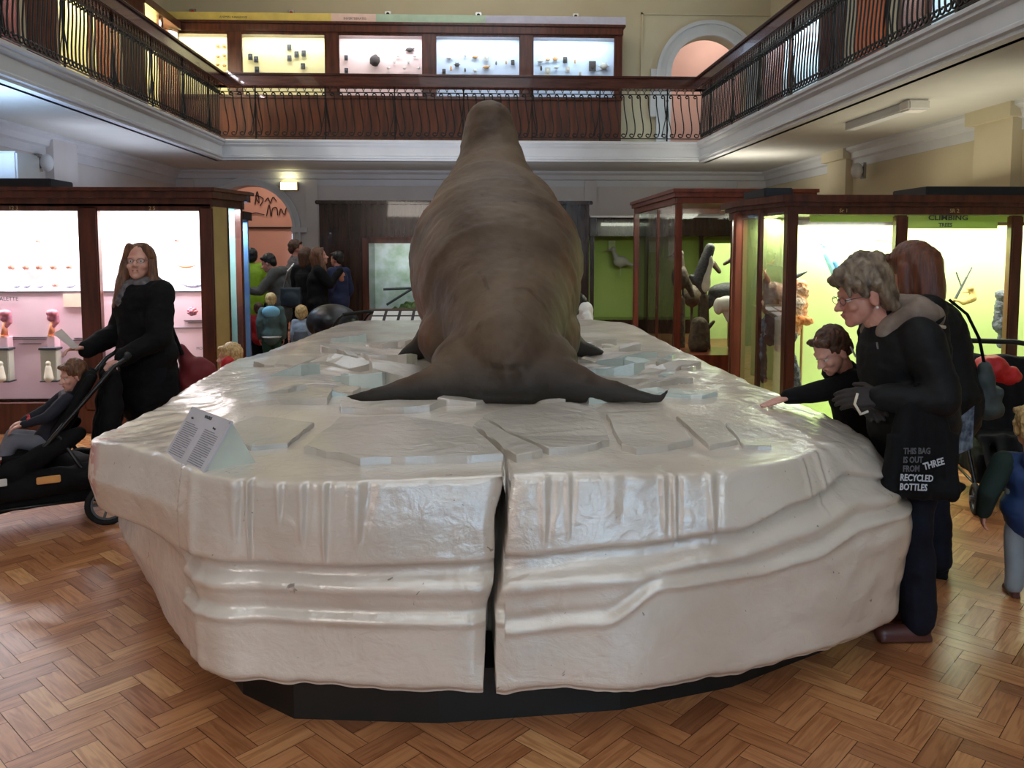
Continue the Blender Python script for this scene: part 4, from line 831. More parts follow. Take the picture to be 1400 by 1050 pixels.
def side_off(p, z, nrm):
    x, y = p.x, p.y
    front = 1-ss(3.05, 3.5, y) if x > -1 else .0
    lf = 1-ss(2.95, 3.2, y) if x < -.9 else 1
    fr = front*lf
    a, m_, b = l1(x), lm(x), l2(x)
    o = 0
    # upper band stands out, undercut below it, then two ledges
    o += .020*ss(a-.004, a+.012, z)
    o -= .030*(ss(m_-.004, m_+.03, z)*(1-ss(a-.01, a+.004, z)))
    o += .016*math.exp(-((z-(m_-.02))/.022)**2)
    o -= .014*math.exp(-((z-(b+.022))/.018)**2)
    o += .020*math.exp(-((z-(b-.008))/.013)**2)
    o += .006*(1-ss(b-.03, b, z))
    o *= .85*(fr if x > -.9 else max(0, fr))
    # drips
    if fr > .1:
        for dx, w_, ln, am in drips:
            if z > .86-ln-.02 and abs(x-dx) < .08:
                f = ss(.86-ln-.01, .86-ln+.06, z)
                wx = w_*(.7+.6*ss(.86-ln, .86, z)); u = (x-dx)/wx
                o += fr*f*am*.55*(math.exp(-u*u)-.75*math.exp(-((u-1.9)/.9)**2))
    # corner fold on the left edge and the vertical arris
    if x < -.8 and y < 3.2: o += .008*math.exp(-((x+.93)/.02)**2)
    v = Vector((x*2.5, y*2.5, z*3)); o += .009*noise.noise(v)+.003*noise.noise(Vector((x*8, y*8, z*12)))+.0010*noise.noise(Vector((x*26, y*26, z*30)))
    # folds of the right hand end
    rr = ss(1.0, 1.35, x)
    o += rr*.008*noise.noise(Vector((x*6+z*9, y*3, z*8-x*7)))
    o += .022*ss(1.45, 1.7, x)*math.exp(-((z-.55)/.16)**2)
    o -= .02*(1-ss(.17, .21, z))
    return o
def crack_in(x, y, z):
    if y > 3.1: return 0
    cx_, w_ = crackx(z), crackw(z); u = abs(x-cx_)/w_
    d = .42*(1-ss(.8, 1.2, u))
    # rounded shoulders
    d += .05*math.exp(-abs(x-cx_)/.022)*ss(.17, .3, z)*(1.3 if x < cx_ else .5)
    return d
verts = []; rings = []
def outn(ring, i):
    a = ring[i-1]; b = ring[(i+1) % len(ring)]; t = b-a; n = Vector((t.y, -t.x, 0)); return n.normalized()
zl = [.17, .172, .18]+[.19+.0105*i for i in range(63)]
zl = [z for z in zl if z < .852]+[.86]
base = SO[3]
R0 = []
for z in zl:
    ring = interp(z); row = []
    for i, p in enumerate(ring):
        n = outn(ring, i); o = side_off(p, z, n); q = p+n*(o-(.0 if z > .18 else .012))
        c = crack_in(p.x, p.y, z)
        if c and n.y < 0: q = q+Vector((0, c, 0))
        zt_ = ztop(p.x, p.y); zz = z if z < .6 else .6+(z-.6)*(zt_-.0-.6)/(.87-.6)
        zz += (.012*noise.noise(Vector((p.x*5, p.y*5, 2))) + .01*noise.noise(Vector((p.x*16, p.y*16, 7))))*(1-ss(.17, .26, z))
        row.append((q.x, q.y, zz))
    R0.append(row)
ring = SO[5]; ctr = Vector((.1, 5.2, 0)); lastz = [r[2] for r in R0[-1]]
fr_ = [.0018, .0045, .009, .015, .024, .036, .05, .07]+[.1+.02*i for i in range(45)]
for t in fr_:
    if t > .985: break
    row = []
    for i, p in enumerate(ring):
        n = outn(ring, i); o = side_off(p, .84, n)*(1-ss(0, .03, t)); q0 = p+n*(o+.0)
        q = q0.lerp(ctr, t)
        rise = math.sqrt(max(0, 1-(1-min(t/.012, 1))**2)); z = lastz[i]+(ztop(q.x, q.y)-lastz[i])*rise
        c = crack_in(p.x, p.y, .87)
        if c and n.y < 0 and t < .12:
            f = 1-ss(.0, .1, t); z -= c*f*1.3*(1-ss(.8, 1.6, abs(q.x-crackx(.87))/(.011*(1-t*6)+.002))) ; q = q+Vector((0, c*.15*f, 0))
        row.append((q.x, q.y, z))
    R0.append(row)
V = [v for r in R0 for v in r]; F = []
for k in range(len(R0)-1):
    for i in range(NN):
        j = (i+1) % NN; F.append((k*NN+i, k*NN+j, (k+1)*NN+j, (k+1)*NN+i))
V.append((ctr.x, ctr.y, ztop(ctr.x, ctr.y))); ci = len(V)-1; kb = (len(R0)-1)*NN
for i in range(NN): F.append((kb+i, kb+(i+1) % NN, ci))
V.append((0, 5, .19)); cb = len(V)-1
for i in range(NN): F.append(((i+1) % NN, i, cb))
ice = thing('iceberg_plinth', 'huge pearly white painted iceberg plinth carrying the walrus', 'plinth', (0, 0, 0))
me = bpy.data.meshes.new('ice_block'); me.from_pydata(V, [], F)
def ice_mat(name, base_, dark_, fleck=True, rough=.3):
    m = bpy.data.materials.new(name); m.use_nodes = True; nt = m.node_tree; N = nt.nodes; L = nt.links; b = N['Principled BSDF']
    b.inputs['Roughness'].default_value = rough; b.inputs['Coat Weight'].default_value = .8; b.inputs['Coat Roughness'].default_value = .13; b.inputs['Coat IOR'].default_value = 1.95
    b.inputs['Specular IOR Level'].default_value = .6
    tc = N.new('ShaderNodeTexCoord'); n1 = N.new('ShaderNodeTexNoise'); n1.inputs['Scale'].default_value = 2.2; n1.inputs['Detail'].default_value = 6
    L.new(tc.outputs['Object'], n1.inputs['Vector'])
    r = N.new('ShaderNodeValToRGB'); r.color_ramp.elements[0].position = .35; r.color_ramp.elements[0].color = lin(dark_); r.color_ramp.elements[1].position = .62; r.color_ramp.elements[1].color = lin(base_)
    L.new(n1.outputs[0], r.inputs[0]); src = r.outputs[0]
    if fleck:   # scuffs and paint loss
        n2 = N.new('ShaderNodeTexNoise'); n2.inputs['Scale'].default_value = 26; n2.inputs['Detail'].default_value = 4; n2.inputs['Distortion'].default_value = 1
        L.new(tc.outputs['Object'], n2.inputs['Vector'])
        r2 = N.new('ShaderNodeValToRGB'); r2.color_ramp.elements[0].position = .25; r2.color_ramp.elements[0].color = (.25, .22, .2, 1); r2.color_ramp.elements[1].position = .29; r2.color_ramp.elements[1].color = (1, 1, 1, 1)
        L.new(n2.outputs[0], r2.inputs[0]); mx = N.new('ShaderNodeMix'); mx.data_type = 'RGBA'; mx.blend_type = 'MULTIPLY'; mx.inputs[0].default_value = .8
        L.new(src, mx.inputs[6]); L.new(r2.outputs[0], mx.inputs[7]); src = mx.outputs[2]
        # brown varnish collected under the lip of the front and worn red primer on the left corner
        sx = N.new('ShaderNodeSeparateXYZ'); L.new(tc.outputs['Object'], sx.inputs[0])
        def rng(o_, a, b2, c, d):
            q = N.new('ShaderNodeMapRange'); q.inputs[1].default_value = a; q.inputs[2].default_value = b2; q.inputs[3].default_value = c; q.inputs[4].default_value = d; L.new(o_, q.inputs[0]); return q.outputs[0]
        def mul(a, b2):
            q = N.new('ShaderNodeMath'); q.operation = 'MULTIPLY'; L.new(a, q.inputs[0]); L.new(b2, q.inputs[1]); return q.outputs[0]
        n3 = N.new('ShaderNodeTexNoise'); n3.inputs['Scale'].default_value = 18; n3.inputs['Detail'].default_value = 3; L.new(tc.outputs['Object'], n3.inputs['Vector'])
        red = mul(mul(rng(sx.outputs[0], -1.44, -1.49, 0, 1), rng(sx.outputs[1], 3.5, 3.42, 0, 1)), mul(rng(n3.outputs[0], .5, .56, 0, 1), rng(sx.outputs[2], .56, .62, 0, 1)))
        m3 = N.new('ShaderNodeMix'); m3.data_type = 'RGBA'; L.new(red, m3.inputs[0]); L.new(src, m3.inputs[6]); m3.inputs[7].default_value = lin((190, 110, 104)); src = m3.outputs[2]
    L.new(src, b.inputs['Base Color'])
    mp = N.new('ShaderNodeMapping'); mp.inputs['Scale'].default_value = (1, 1, 1.3); L.new(tc.outputs['Object'], mp.inputs[0])
    nb = N.new('ShaderNodeTexNoise'); nb.inputs['Scale'].default_value = 34; nb.inputs['Detail'].default_value = 7; nb.inputs['Roughness'].default_value = .6; L.new(mp.outputs[0], nb.inputs['Vector'])
    nc = N.new('ShaderNodeTexNoise'); nc.inputs['Scale'].default_value = 9; nc.inputs['Detail'].default_value = 3; nc.inputs['Distortion'].default_value = 1.5; L.new(mp.outputs[0], nc.inputs['Vector'])
    ad = N.new('ShaderNodeMath'); ad.operation = 'MULTIPLY_ADD'; ad.inputs[1].default_value = 2.2; L.new(nc.outputs[0], ad.inputs[0]); L.new(nb.outputs[0], ad.inputs[2])
    bp = N.new('ShaderNodeBump'); bp.inputs['Strength'].default_value = .42; bp.inputs['Distance'].default_value = .0045; L.new(ad.outputs[0], bp.inputs['Height'])
    L.new(bp.outputs[0], b.inputs['Normal']); L.new(bp.outputs[0], b.inputs['Coat Normal'])
    return m
M['ice'] = ice_mat('pearly_ice_paint', (224, 214, 202), (207, 194, 180))
M['slab'] = ice_mat('ice_slab_paint', (204, 196, 186), (188, 180, 168), False, .4)
M['slabb'] = ice_mat('ice_edge_paint', (208, 222, 218), (196, 210, 206), False, .3)
linkme('ice_block', me, 'ice', ice, True)
bm = bmesh.new(); cx0 = [(-.85, 2.93), (-.63, 2.76), (-.13, 2.71), (.5, 2.765), (.94, 2.90), (1.4, 3.16), (1.5, 4.5), (1.35, 6), (1.1, 7.3), (0, 8), (-1, 7.7), (-1.4, 5.5), (-1.45, 4.2), (-1.12, 3.35)]
prism(bm, cx0, 0, .185); link('black_base', bm, mat('black_base_paint', (16, 18, 16), .5, nz=5), ice)
# slabs and shards of broken ice on the top
def slab(poly, th, lift=0, tx=0, ty=0, m_='slab', seed=1):
    rnd = random.Random(seed); P = []
    for i in range(len(poly)):
        a = Vector(poly[i]); b = Vector(poly[(i+1) % len(poly)]); n_ = max(2, int((b-a).length/.05))
        for j in range(n_):
            q = a.lerp(b, j/n_); P.append((q.x+rnd.uniform(-.006, .006), q.y+rnd.uniform(-.008, .008)))
    cx_ = sum(p[0] for p in P)/len(P); cy_ = sum(p[1] for p in P)/len(P)
    bm = bmesh.new(); top = []; bot = []
    for x, y in P:
        z = ztop(x, y)+lift+(x-cx_)*tx+(y-cy_)*ty
        top.append(bm.verts.new((x, y, z+th))); bot.append(bm.verts.new((x+rnd.uniform(-.004, .004), y-.006, min(z, ztop(x, y))-.03)))
    bm.faces.new(top); bm.faces.new(bot[::-1]); es = []
    for i in range(len(P)):
        j = (i+1) % len(P); bm.faces.new((bot[i], bot[j], top[j], top[i]))
    bm.edges.ensure_lookup_table(); te = [e for e in bm.edges if e.verts[0] in top and e.verts[1] in top]
    bmesh.ops.bevel(bm, geom=te, offset=.004, segments=1, affect='EDGES')
    bmesh.ops.triangulate(bm, faces=[f for f in bm.faces if len(f.verts) > 4])
    return link('ice_slab', bm, m_, ice)
big = [
 ([(-.62, 2.98), (-.56, 3.40), (-.3, 3.42), (-.02, 3.24), (.09, 2.87), (-.14, 2.86), (-.40, 2.83)], .028, 0, 0, .0),
 ([(.02, 3.38), (.2, 3.56), (.42, 3.6), (.52, 3.48), (.50, 3.06), (.4, 2.94), (.26, 2.90), (.14, 3.12)], .028, 0, 0, .0),
 ([(.55, 3.42), (.80, 3.42), (.82, 3.06), (.70, 2.96), (.58, 2.92), (.54, 3.0)], .026, 0, 0, 0),
 ([(.84, 3.4), (1.0, 3.32), (.99, 3.06), (.86, 2.98)], .02, 0, 0, 0),
 ([(1.02, 3.3), (1.14, 3.22), (1.1, 3.0), (1.0, 3.0)], .016, 0, 0, 0),
 ([(-1.06, 3.2), (-.92, 3.46), (-.66, 3.34), (-.70, 3.05), (-.82, 3.02)], .018, 0, 0, 0),
 ([(-1.05, 3.7), (-.95, 3.95), (-.68, 3.9), (-.66, 3.68)], .025, 0, .05, 0),
 ([(-.2, 3.56), (-.58, 3.56), (-.6, 3.66), (-.14, 3.66)], .03, 0, 0, 0),
 ([(.14, 2.84), (-.01, 3.26), (.02, 3.34), (.24, 2.88)], .03, 0, 0, 0),
]
for i, (p_, th, lf, tx, ty) in enumerate(big): slab(p_, th, lf, tx, ty, 'slab', i+1)
shards = [(-.62, 4.45, .16, .12, .05, .35), (-.42, 4.55, .2, .14, .07, -.4), (-.78, 4.95, .22, .1, .035, .1), (-1.0, 4.6, .14, .14, .03, .5), (-.55, 5.3, .22, .12, .045, .2), (-.85, 5.5, .2, .12, .03, -.2), (-.4, 4.15, .18, .1, .05, .5), (-1.15, 5.0, .2, .1, .03, 0),
          (.72, 4.4, .24, .1, .04, -.2), (.78, 4.8, .22, .1, .04, .25), (.66, 4.1, .18, .08, .03, -.3), (1.0, 4.25, .18, .07, .025, .1), (.95, 5.2, .22, .1, .03, .1), (1.1, 4.7, .22, .05, .03, 0), (.85, 5.9, .2, .1, .03, .2), (1.0, 3.85, .16, .07, .02, 0), (.3, 3.78, .12, .07, .03, .2), (-.05, 3.72, .14, .08, .03, -.2), (-.95, 6.2, .14, .1, .04, .3), (-.6, 5.9, .2, .14, .04, .3), (1.05, 5.6, .1, .06, .04, .4), (.55, 3.75, .12, .06, .02, .1), (-.9, 3.9, .12, .08, .03, .4)]
rr = random.Random(12)
rs2 = random.Random(5)
for _ in range(46):
    an_ = rs2.uniform(0, 2*PI); rd = rs2.uniform(.62, 1.12); x_ = .12+math.cos(an_)*rd*1.05; y_ = 4.85+math.sin(an_)*rd*1.35
    if y_ < 3.85 and abs(x_) < .75: continue
    shards.append((x_, y_, rs2.uniform(.03, .1), rs2.uniform(.025, .06), rs2.uniform(.01, .03), rs2.uniform(-.6, .6)))
for i, (x, y, a_, b_, th, tl) in enumerate(shards):
    k = rr.choice((4, 5, 5)); ph = rr.random()*6; rt_ = rr.uniform(-.5, .5); pl = []
    for j in range(k):
        an = ph+2*PI*j/k+rr.uniform(-.3, .3); u, v = a_*math.cos(an)*rr.uniform(.8, 1.1), b_*math.sin(an)*rr.uniform(.8, 1.1)
        pl.append((x+u*math.cos(rt_)-v*math.sin(rt_), y+u*math.sin(rt_)+v*math.cos(rt_)))
    slab(pl, th, 0, tl*.5, rr.uniform(-.3, .35), 'slab' if i % 3 else 'slabb', 40+i)

# ---------------------------------------------------------------- information sign
sx_, sy_ = -1.025, 2.87; zz_ = ztop(sx_, sy_)-.012
t = thing('information_sign', 'pale tent shaped sign with two printed columns on the near left of the iceberg', 'sign', (sx_, sy_, zz_), math.atan2(-.284, .229))
th_ = math.atan2(.105, .165); Lp = .205
bm = bmesh.new(); box(bm, -.18, .18, 0, .008, 0, Lp); bmesh.ops.rotate(bm, verts=bm.verts, cent=(0, 0, 0), matrix=Matrix.Rotation(-th_, 3, 'X')); link('front_plate', bm, mat('sign_plate', (206, 206, 214), .35, coat=.3), t)
bm = bmesh.new(); a_ = [bm.verts.new((-.178, y, z)) for y, z in ((.012, 0), (.112, .168), (.2, 0))]; b_ = [bm.verts.new((.178, y, z)) for y, z in ((.012, 0), (.112, .168), (.2, 0))]
bm.faces.new(a_); bm.faces.new(b_[::-1]); [bm.faces.new((a_[i], a_[(i+1) % 3], b_[(i+1) % 3], b_[i])) for i in range(3)]
link('support', bm, mat('sign_support', (206, 214, 204), .45), t)
RM = Matrix.Rotation(-th_, 4, 'X')
bm = bmesh.new(); rq = random.Random(2)
for col in (-.158, .022):
    top_ = .145
    for i in range(17): box(bm, col, col+.125*(1 if i % 6 else .7), -.0012, 0, top_-i*.0075, top_-i*.0075+.0026)
bmesh.ops.transform(bm, matrix=RM, verts=bm.verts); link('printed_lines', bm, mat('print_grey', (128, 130, 142), .6), t)
for s_, x, z, sz in (('WALRUS', 0, .183, .016), ('Male', -.12, .163, .011), ('Range', .09, .158, .011)):
    p = RM @ Vector((x, -.0014, z)); text(s_, p, sz, 'ink', t, rot=(PI/2-th_, 0, 0))
bm = bmesh.new()
for x in (-.172, .172, 0):
    for z in (.008, Lp-.008): ell(bm, (x, -.001, z), .0025, sub=1)
bmesh.ops.transform(bm, matrix=RM, verts=bm.verts); link('screws', bm, 'steel', t)
# ---------------------------------------------------------------- walrus
def wz(x, y): return ztop(x, y)
pr_ = []
chain = [((.14, 3.93, 1.13), .245), ((.14, 4.25, 1.25), .33), ((.13, 4.65, 1.40), .46), ((.12, 5.05, 1.53), .535), ((.12, 5.36, 1.74), .445), ((.115, 5.58, 1.98), .318), ((.11, 5.74, 2.24), .222), ((.10, 5.84, 2.48), .162)]
for (a, ra), (b, rb) in zip(chain, chain[1:]): pr_.append(('c', a, ra, b, rb, 40))
pr_ += [('e', (.12, 5.05, 1.38), (.50, .62, .46)), ('e', (-.02, 3.95, 1.05), (.20, .22, .19)), ('e', (.30, 3.95, 1.05), (.20, .22, .19)), ('e', (.14, 4.1, 1.08), (.26, .3, .2)),
        ('e', (-.02, 4.5, 1.15), (.3, .35, .24)), ('e', (.3, 4.5, 1.15), (.26, .35, .24))]
zl_ = wz(-.4, 3.75); zr_ = wz(.6, 3.7)
pr_ += [('c', (-.05, 3.84, 1.02), .15, (-.24, 3.78, zl_+.055), .085, 16), ('c', (-.24, 3.78, zl_+.055), .075, (-.44, 3.74, zl_+.03), .04, 12), ('c', (-.44, 3.74, zl_+.03), .04, (-.585, 3.74, zl_+.03), .022, 12),
        ('c', (.32, 3.84, 1.02), .15, (.48, 3.76, zr_+.065), .09, 16), ('c', (.48, 3.76, zr_+.06), .08, (.68, 3.70, zr_+.035), .045, 12), ('c', (.68, 3.70, zr_+.035), .042, (.83, 3.67, zr_+.018), .022, 12), ('c', (.83, 3.67, zr_+.018), .02, (.865, 3.66, zr_+.065), .014, 10)]
# toes of the hind flippers
for k in range(4):
    pr_.append(('c', (-.3-.02*k, 3.76+.03*k, zl_+.035), .03, (-.5+.02*k, 3.80+.05*k, zl_+.02), .016, 8)); pr_.append(('c', (.55, 3.72+.03*k, zr_+.035), .03, (.74-.02*k, 3.74+.05*k, zr_+.02), .016, 8))
# fore flippers
zf = wz(-.4, 5.6)
pr_ += [('c', (-.2, 5.5, 1.15), .15, (-.37, 5.5, zf+.06), .07, 16), ('c', (-.37, 5.5, zf+.06), .07, (-.50, 5.42, zf+.02), .03, 12), ('c', (.45, 5.5, 1.15), .15, (.66, 5.52, zf+.08), .075, 16), ('c', (.66, 5.52, zf+.07), .07, (.84, 5.5, zf+.03), .03, 12)]
# folds round the tail
pr_ += [('c', (.02, 3.78, .99), .1, (.26, 3.78, .99), .1, 16), ('c', (.14, 3.72, 1.0), .05, (.14, 3.72, 1.06), .06, 12)]
def wd(p):
    q = Vector((p.x*3, p.y*3, p.z*3)); o = .016*noise.noise(q)
    # wrinkles across the back high up, streaks down the flanks
    hi = ss(1.9, 2.2, p.z); s_ = p.z*1.0-p.y*.3+.25*abs(p.x-.1)
    o += hi*.0035*math.sin(s_*52+3*noise.noise(p*4))*ss(-.2, .5, noise.noise(p*5)+.2)
    fl = ss(.25, .45, abs(p.x-.12))*(1-ss(1.9, 2.1, p.z))
    o += fl*.013*noise.noise(Vector((p.x*6, p.y*16+p.z*5, p.z*4)))
    o += .004*noise.noise(p*22)
    # small scars and the plate under the tail
    for c_, r_, d_ in (((.19, 3.70, 1.185), .018, -.012), ((-.02, 4.3, 1.6), .03, -.014), ((.3, 4.45, 1.72), .03, -.015), ((-.3, 4.6, 1.5), .025, -.02), ((-.24, 4.45, 1.35), .02, -.015)):
        o += d_*math.exp(-((p-Vector(c_)).length/r_)**2)
    if p.y < 3.85:
        u, v = (p.x-.13)/(.085-.02*((p.z-1.02)/.07)), (p.z-1.02)/.065; rr_ = max(abs(u), abs(v)); o -= .006*math.exp(-((rr_-1)/.12)**2)
        if v > .7 and abs(u) < 1.05: o -= .016*math.exp(-((v-.95)/.15)**2)
    return o
m = bpy.data.materials.new('walrus_hide'); m.use_nodes = True; nt = m.node_tree; N = nt.nodes; L = nt.links; b = N['Principled BSDF']
b.inputs['Roughness'].default_value = .62; b.inputs['Specular IOR Level'].default_value = .35
tc = N.new('ShaderNodeTexCoord')
def nz_(sc, st=(1, 1, 1), dist=0, det=6):
    mp = N.new('ShaderNodeMapping'); mp.inputs['Scale'].default_value = st; L.new(tc.outputs['Object'], mp.inputs[0])
    t_ = N.new('ShaderNodeTexNoise'); t_.inputs['Scale'].default_value = sc; t_.inputs['Detail'].default_value = det; t_.inputs['Distortion'].default_value = dist; L.new(mp.outputs[0], t_.inputs['Vector']); return t_.outputs[0]
r = N.new('ShaderNodeValToRGB'); e = r.color_ramp.elements; e[0].position = .3; e[0].color = lin((72, 54, 42)); e[1].position = .7; e[1].color = lin((116, 95, 75))
q = r.color_ramp.elements.new(.5); q.color = lin((98, 79, 62)); L.new(nz_(2.0, dist=.6), r.inputs[0])
r2 = N.new('ShaderNodeValToRGB'); r2.color_ramp.elements[0].position = .42; r2.color_ramp.elements[0].color = (0, 0, 0, 1); r2.color_ramp.elements[1].position = .62; r2.color_ramp.elements[1].color = (1, 1, 1, 1); L.new(nz_(3.2, (1.4, 1.4, .5)), r2.inputs[0])
# reddish tan flanks: coloured by distance from the spine
sx = N.new('ShaderNodeSeparateXYZ'); L.new(tc.outputs['Object'], sx.inputs[0])
sb = N.new('ShaderNodeMath'); sb.operation = 'SUBTRACT'; sb.inputs[1].default_value = .12; L.new(sx.outputs[0], sb.inputs[0]); ab = N.new('ShaderNodeMath'); ab.operation = 'ABSOLUTE'; L.new(sb.outputs[0], ab.inputs[0])
mr = N.new('ShaderNodeMapRange'); mr.inputs[1].default_value = .3; mr.inputs[2].default_value = .5; L.new(ab.outputs[0], mr.inputs[0])
ml = N.new('ShaderNodeMath'); ml.operation = 'MULTIPLY'; L.new(mr.outputs[0], ml.inputs[0]); L.new(r2.outputs[0], ml.inputs[1])
mx = N.new('ShaderNodeMix'); mx.data_type = 'RGBA'; L.new(ml.outputs[0], mx.inputs[0]); L.new(r.outputs[0], mx.inputs[6]); mx.inputs[7].default_value = lin((128, 78, 50))
r3 = N.new('ShaderNodeValToRGB'); r3.color_ramp.elements[0].position = .28; r3.color_ramp.elements[0].color = (.5, .42, .38, 1); r3.color_ramp.elements[1].position = .4; r3.color_ramp.elements[1].color = (1, 1, 1, 1); L.new(nz_(7, (1, 1, .6), 1.0), r3.inputs[0])
m2 = N.new('ShaderNodeMix'); m2.data_type = 'RGBA'; m2.blend_type = 'MULTIPLY'; m2.inputs[0].default_value = .75; L.new(mx.outputs[2], m2.inputs[6]); L.new(r3.outputs[0], m2.inputs[7])
# grey-black flippers and tail skin
mf = N.new('ShaderNodeMapRange'); mf.inputs[1].default_value = 1.14; mf.inputs[2].default_value = .98; L.new(sx.outputs[2], mf.inputs[0])
m4 = N.new('ShaderNodeMix'); m4.data_type = 'RGBA'; L.new(mf.outputs[0], m4.inputs[0]); L.new(m2.outputs[2], m4.inputs[6]); m4.inputs[7].default_value = lin((50, 45, 40))
L.new(m4.outputs[2], b.inputs['Base Color'])
bp = N.new('ShaderNodeBump'); bp.inputs['Strength'].default_value = .5; bp.inputs['Distance'].default_value = .006; L.new(nz_(40), bp.inputs['Height']); L.new(bp.outputs[0], b.inputs['Normal'])
M['hide'] = m
wal = blob('walrus', pr_, 'hide', None, .014, 12, wd)
tag(wal, 'enormous stuffed walrus seen from behind on top of the white iceberg', 'walrus')
# ---------------------------------------------------------------- people
JD = dict(pelvis=(0, 0, .94), waist=(0, 0, 1.07), chest=(0, .01, 1.25), neck=(0, 0, 1.43), head=(0, .035, 1.575),
          shL=(-.17, 0, 1.385), shR=(.17, 0, 1.385), elL=(-.23, -.03, 1.10), elR=(.23, -.03, 1.10), wrL=(-.22, .08, .87), wrR=(.22, .08, .87),
          hipL=(-.09, 0, .9), hipR=(.09, 0, .9), knL=(-.1, .02, .5), knR=(.1, .02, .5), anL=(-.1, -.02, .08), anR=(.1, -.02, .08))
def V3(p): return Vector(p)
def hand(wr, d, n, side, s=1, curl=.3, thumb=1):
    """palm, four fingers and a thumb; d = pointing way, n = way the palm faces, side = +1 puts the thumb on d x n"""
    d = V3(d).normalized(); n = V3(n); n = (n-d*n.dot(d)).normalized(); l = d.cross(n)*side; w_ = V3(wr); P = []
    for i, (ln, of) in enumerate(((.9, .030), (1.0, .010), (.94, -.010), (.74, -.029))):
        k = w_+d*.082*s+l*of*s*.95; P.append(('c', w_+l*of*.55*s, .0135*s, k, .0115*s, 10))
        a = k; dd = d.copy(); r0 = .0098*s
        for j, sl in enumerate((.040, .026, .021)):
            an = curl*(.6, 1.0, .8)[j]; dd = (dd*math.cos(an)+n*math.sin(an)).normalized(); nn = n
            b_ = a+dd*sl*ln*s; P.append(('c', a, r0, b_, r0*.9, 8)); a = b_; r0 *= .9
    t0 = w_+d*.022*s+l*.022*s; t1 = t0+(l*.75+d*.75+n*.25).normalized()*.042*s; t2 = t1+(d*.95+l*.2+n*.35).normalized()*.030*s
    P += [('c', t0, .0145*s, t1, .011*s, 10), ('c', t1, .011*s, t2, .0085*s, 10)]
    return P
def head_prims(H, R, s):
    def q(p): return H+R @ (V3(p)*s)
    Rm = R.to_4x4()
    def e_(c, r): return ('e', q(c), tuple(v*s for v in r), Rm)
    P = [e_((0, -.014, .032), (.075, .094, .094)), e_((0, .022, -.03), (.060, .064, .074)), e_((0, .064, -.093), (.027, .022, .02)), e_((0, .045, -.07), (.046, .04, .04)),
         ('c', q((0, .082, .004)), .0085*s, q((0, .108, -.030)), .0115*s, 10), e_((-.013, .098, -.034), (.009, .010, .008)), e_((.013, .098, -.034), (.009, .010, .008)),
         ('c', q((-.045, .066, .022)), .010*s, q((-.012, .080, .020)), .010*s, 8), ('c', q((.045, .066, .022)), .010*s, q((.012, .080, .020)), .010*s, 8),
         e_((-.031, .070, .0095), (.016, .011, .0065)), e_((.031, .070, .0095), (.016, .011, .0065)), e_((-.031, .068, -.013), (.014, .010, .006)), e_((.031, .068, -.013), (.014, .010, .006)), e_((-.038, .060, -.03), (.022, .020, .020)), e_((.038, .060, -.03), (.022, .020, .020)), e_((0, .082, -.062), (.022, .012, .014)),
         e_((-.078, -.008, -.008), (.010, .020, .032)), e_((.078, -.008, -.008), (.010, .020, .032)), e_((-.08, -.012, -.03), (.009, .011, .012)), e_((.08, -.012, -.03), (.009, .011, .012))]
    return P, q, e_
HAIR = {
 'short': [('e', (0, -.030, .048), (.087, .094, .090)), ('e', (0, -.072, -.005), (.072, .048, .070)), ('c', (-.06, .045, .085), .022, (.05, .055, .088), .02), ('e', (-.072, -.02, .02), (.016, .04, .035)), ('e', (.072, -.02, .02), (.016, .04, .035))],
 'granny': [('e', (0, -.030, .052), (.094, .102, .094)), ('e', (0, -.080, -.01), (.080, .05, .082)), ('c', (-.07, .06, .07), .026, (.05, .075, .075), .024), ('c', (-.082, .045, .055), .02, (-.084, .02, .01), .014), ('c', (.082, .045, .055), .02, (.084, .02, .01), .014), ('c', (-.03, .08, .1), .03, (.03, -.04, .13), .04), ('e', (-.02, -.075, .125), (.036, .034, .034)), ('e', (.02, -.06, .13), (.03, .03, .03)), ('c', (-.085, -.03, .04), .02, (-.07, -.08, -.06), .022), ('c', (.085, -.03, .04), .02, (.07, -.08, -.06), .022), ('c', (-.06, .078, .06), .013, (-.082, .082, .02), .006), ('c', (.0, -.11, -.0), .02, (.0, -.11, -.1), .012)],
 'bob': [('e', (0, -.025, .045), (.096, .104, .098)), ('c', (0, -.06, .02), .092, (0, -.055, -.12), .078), ('c', (-.075, -.01, .02), .034, (-.078, .012, -.13), .026), ('c', (.075, -.01, .02), .034, (.078, .012, -.13), .026), ('c', (-.06, .06, .08), .022, (.05, .065, .08), .02)],
 'long': [('e', (0, -.028, .045), (.090, .098, .094)), ('c', (-.07, .0, .04), .032, (-.092, .012, -.16), .036), ('c', (.07, .0, .04), .034, (.10, .012, -.15), .042), ('c', (-.092, .012, -.16), .038, (-.11, .03, -.27), .02), ('c', (.10, .012, -.15), .042, (.135, .015, -.27), .02), ('c', (0, -.07, 0), .075, (0, -.06, -.24), .06), ('c', (-.05, .05, .1), .022, (-.075, .03, .04), .02), ('c', (.05, .05, .1), .022, (.075, .03, .04), .02)],
 'toddler': [('e', (0, -.026, .048), (.092, .098, .094)), ('e', (0, -.065, -.01), (.08, .05, .075)), ('c', (-.05, .06, .085), .022, (.05, .06, .085), .022), ('c', (-.08, -.01, .03), .02, (-.078, -.02, -.03), .015), ('c', (.08, -.01, .03), .02, (.078, -.02, -.03), .015)],
}
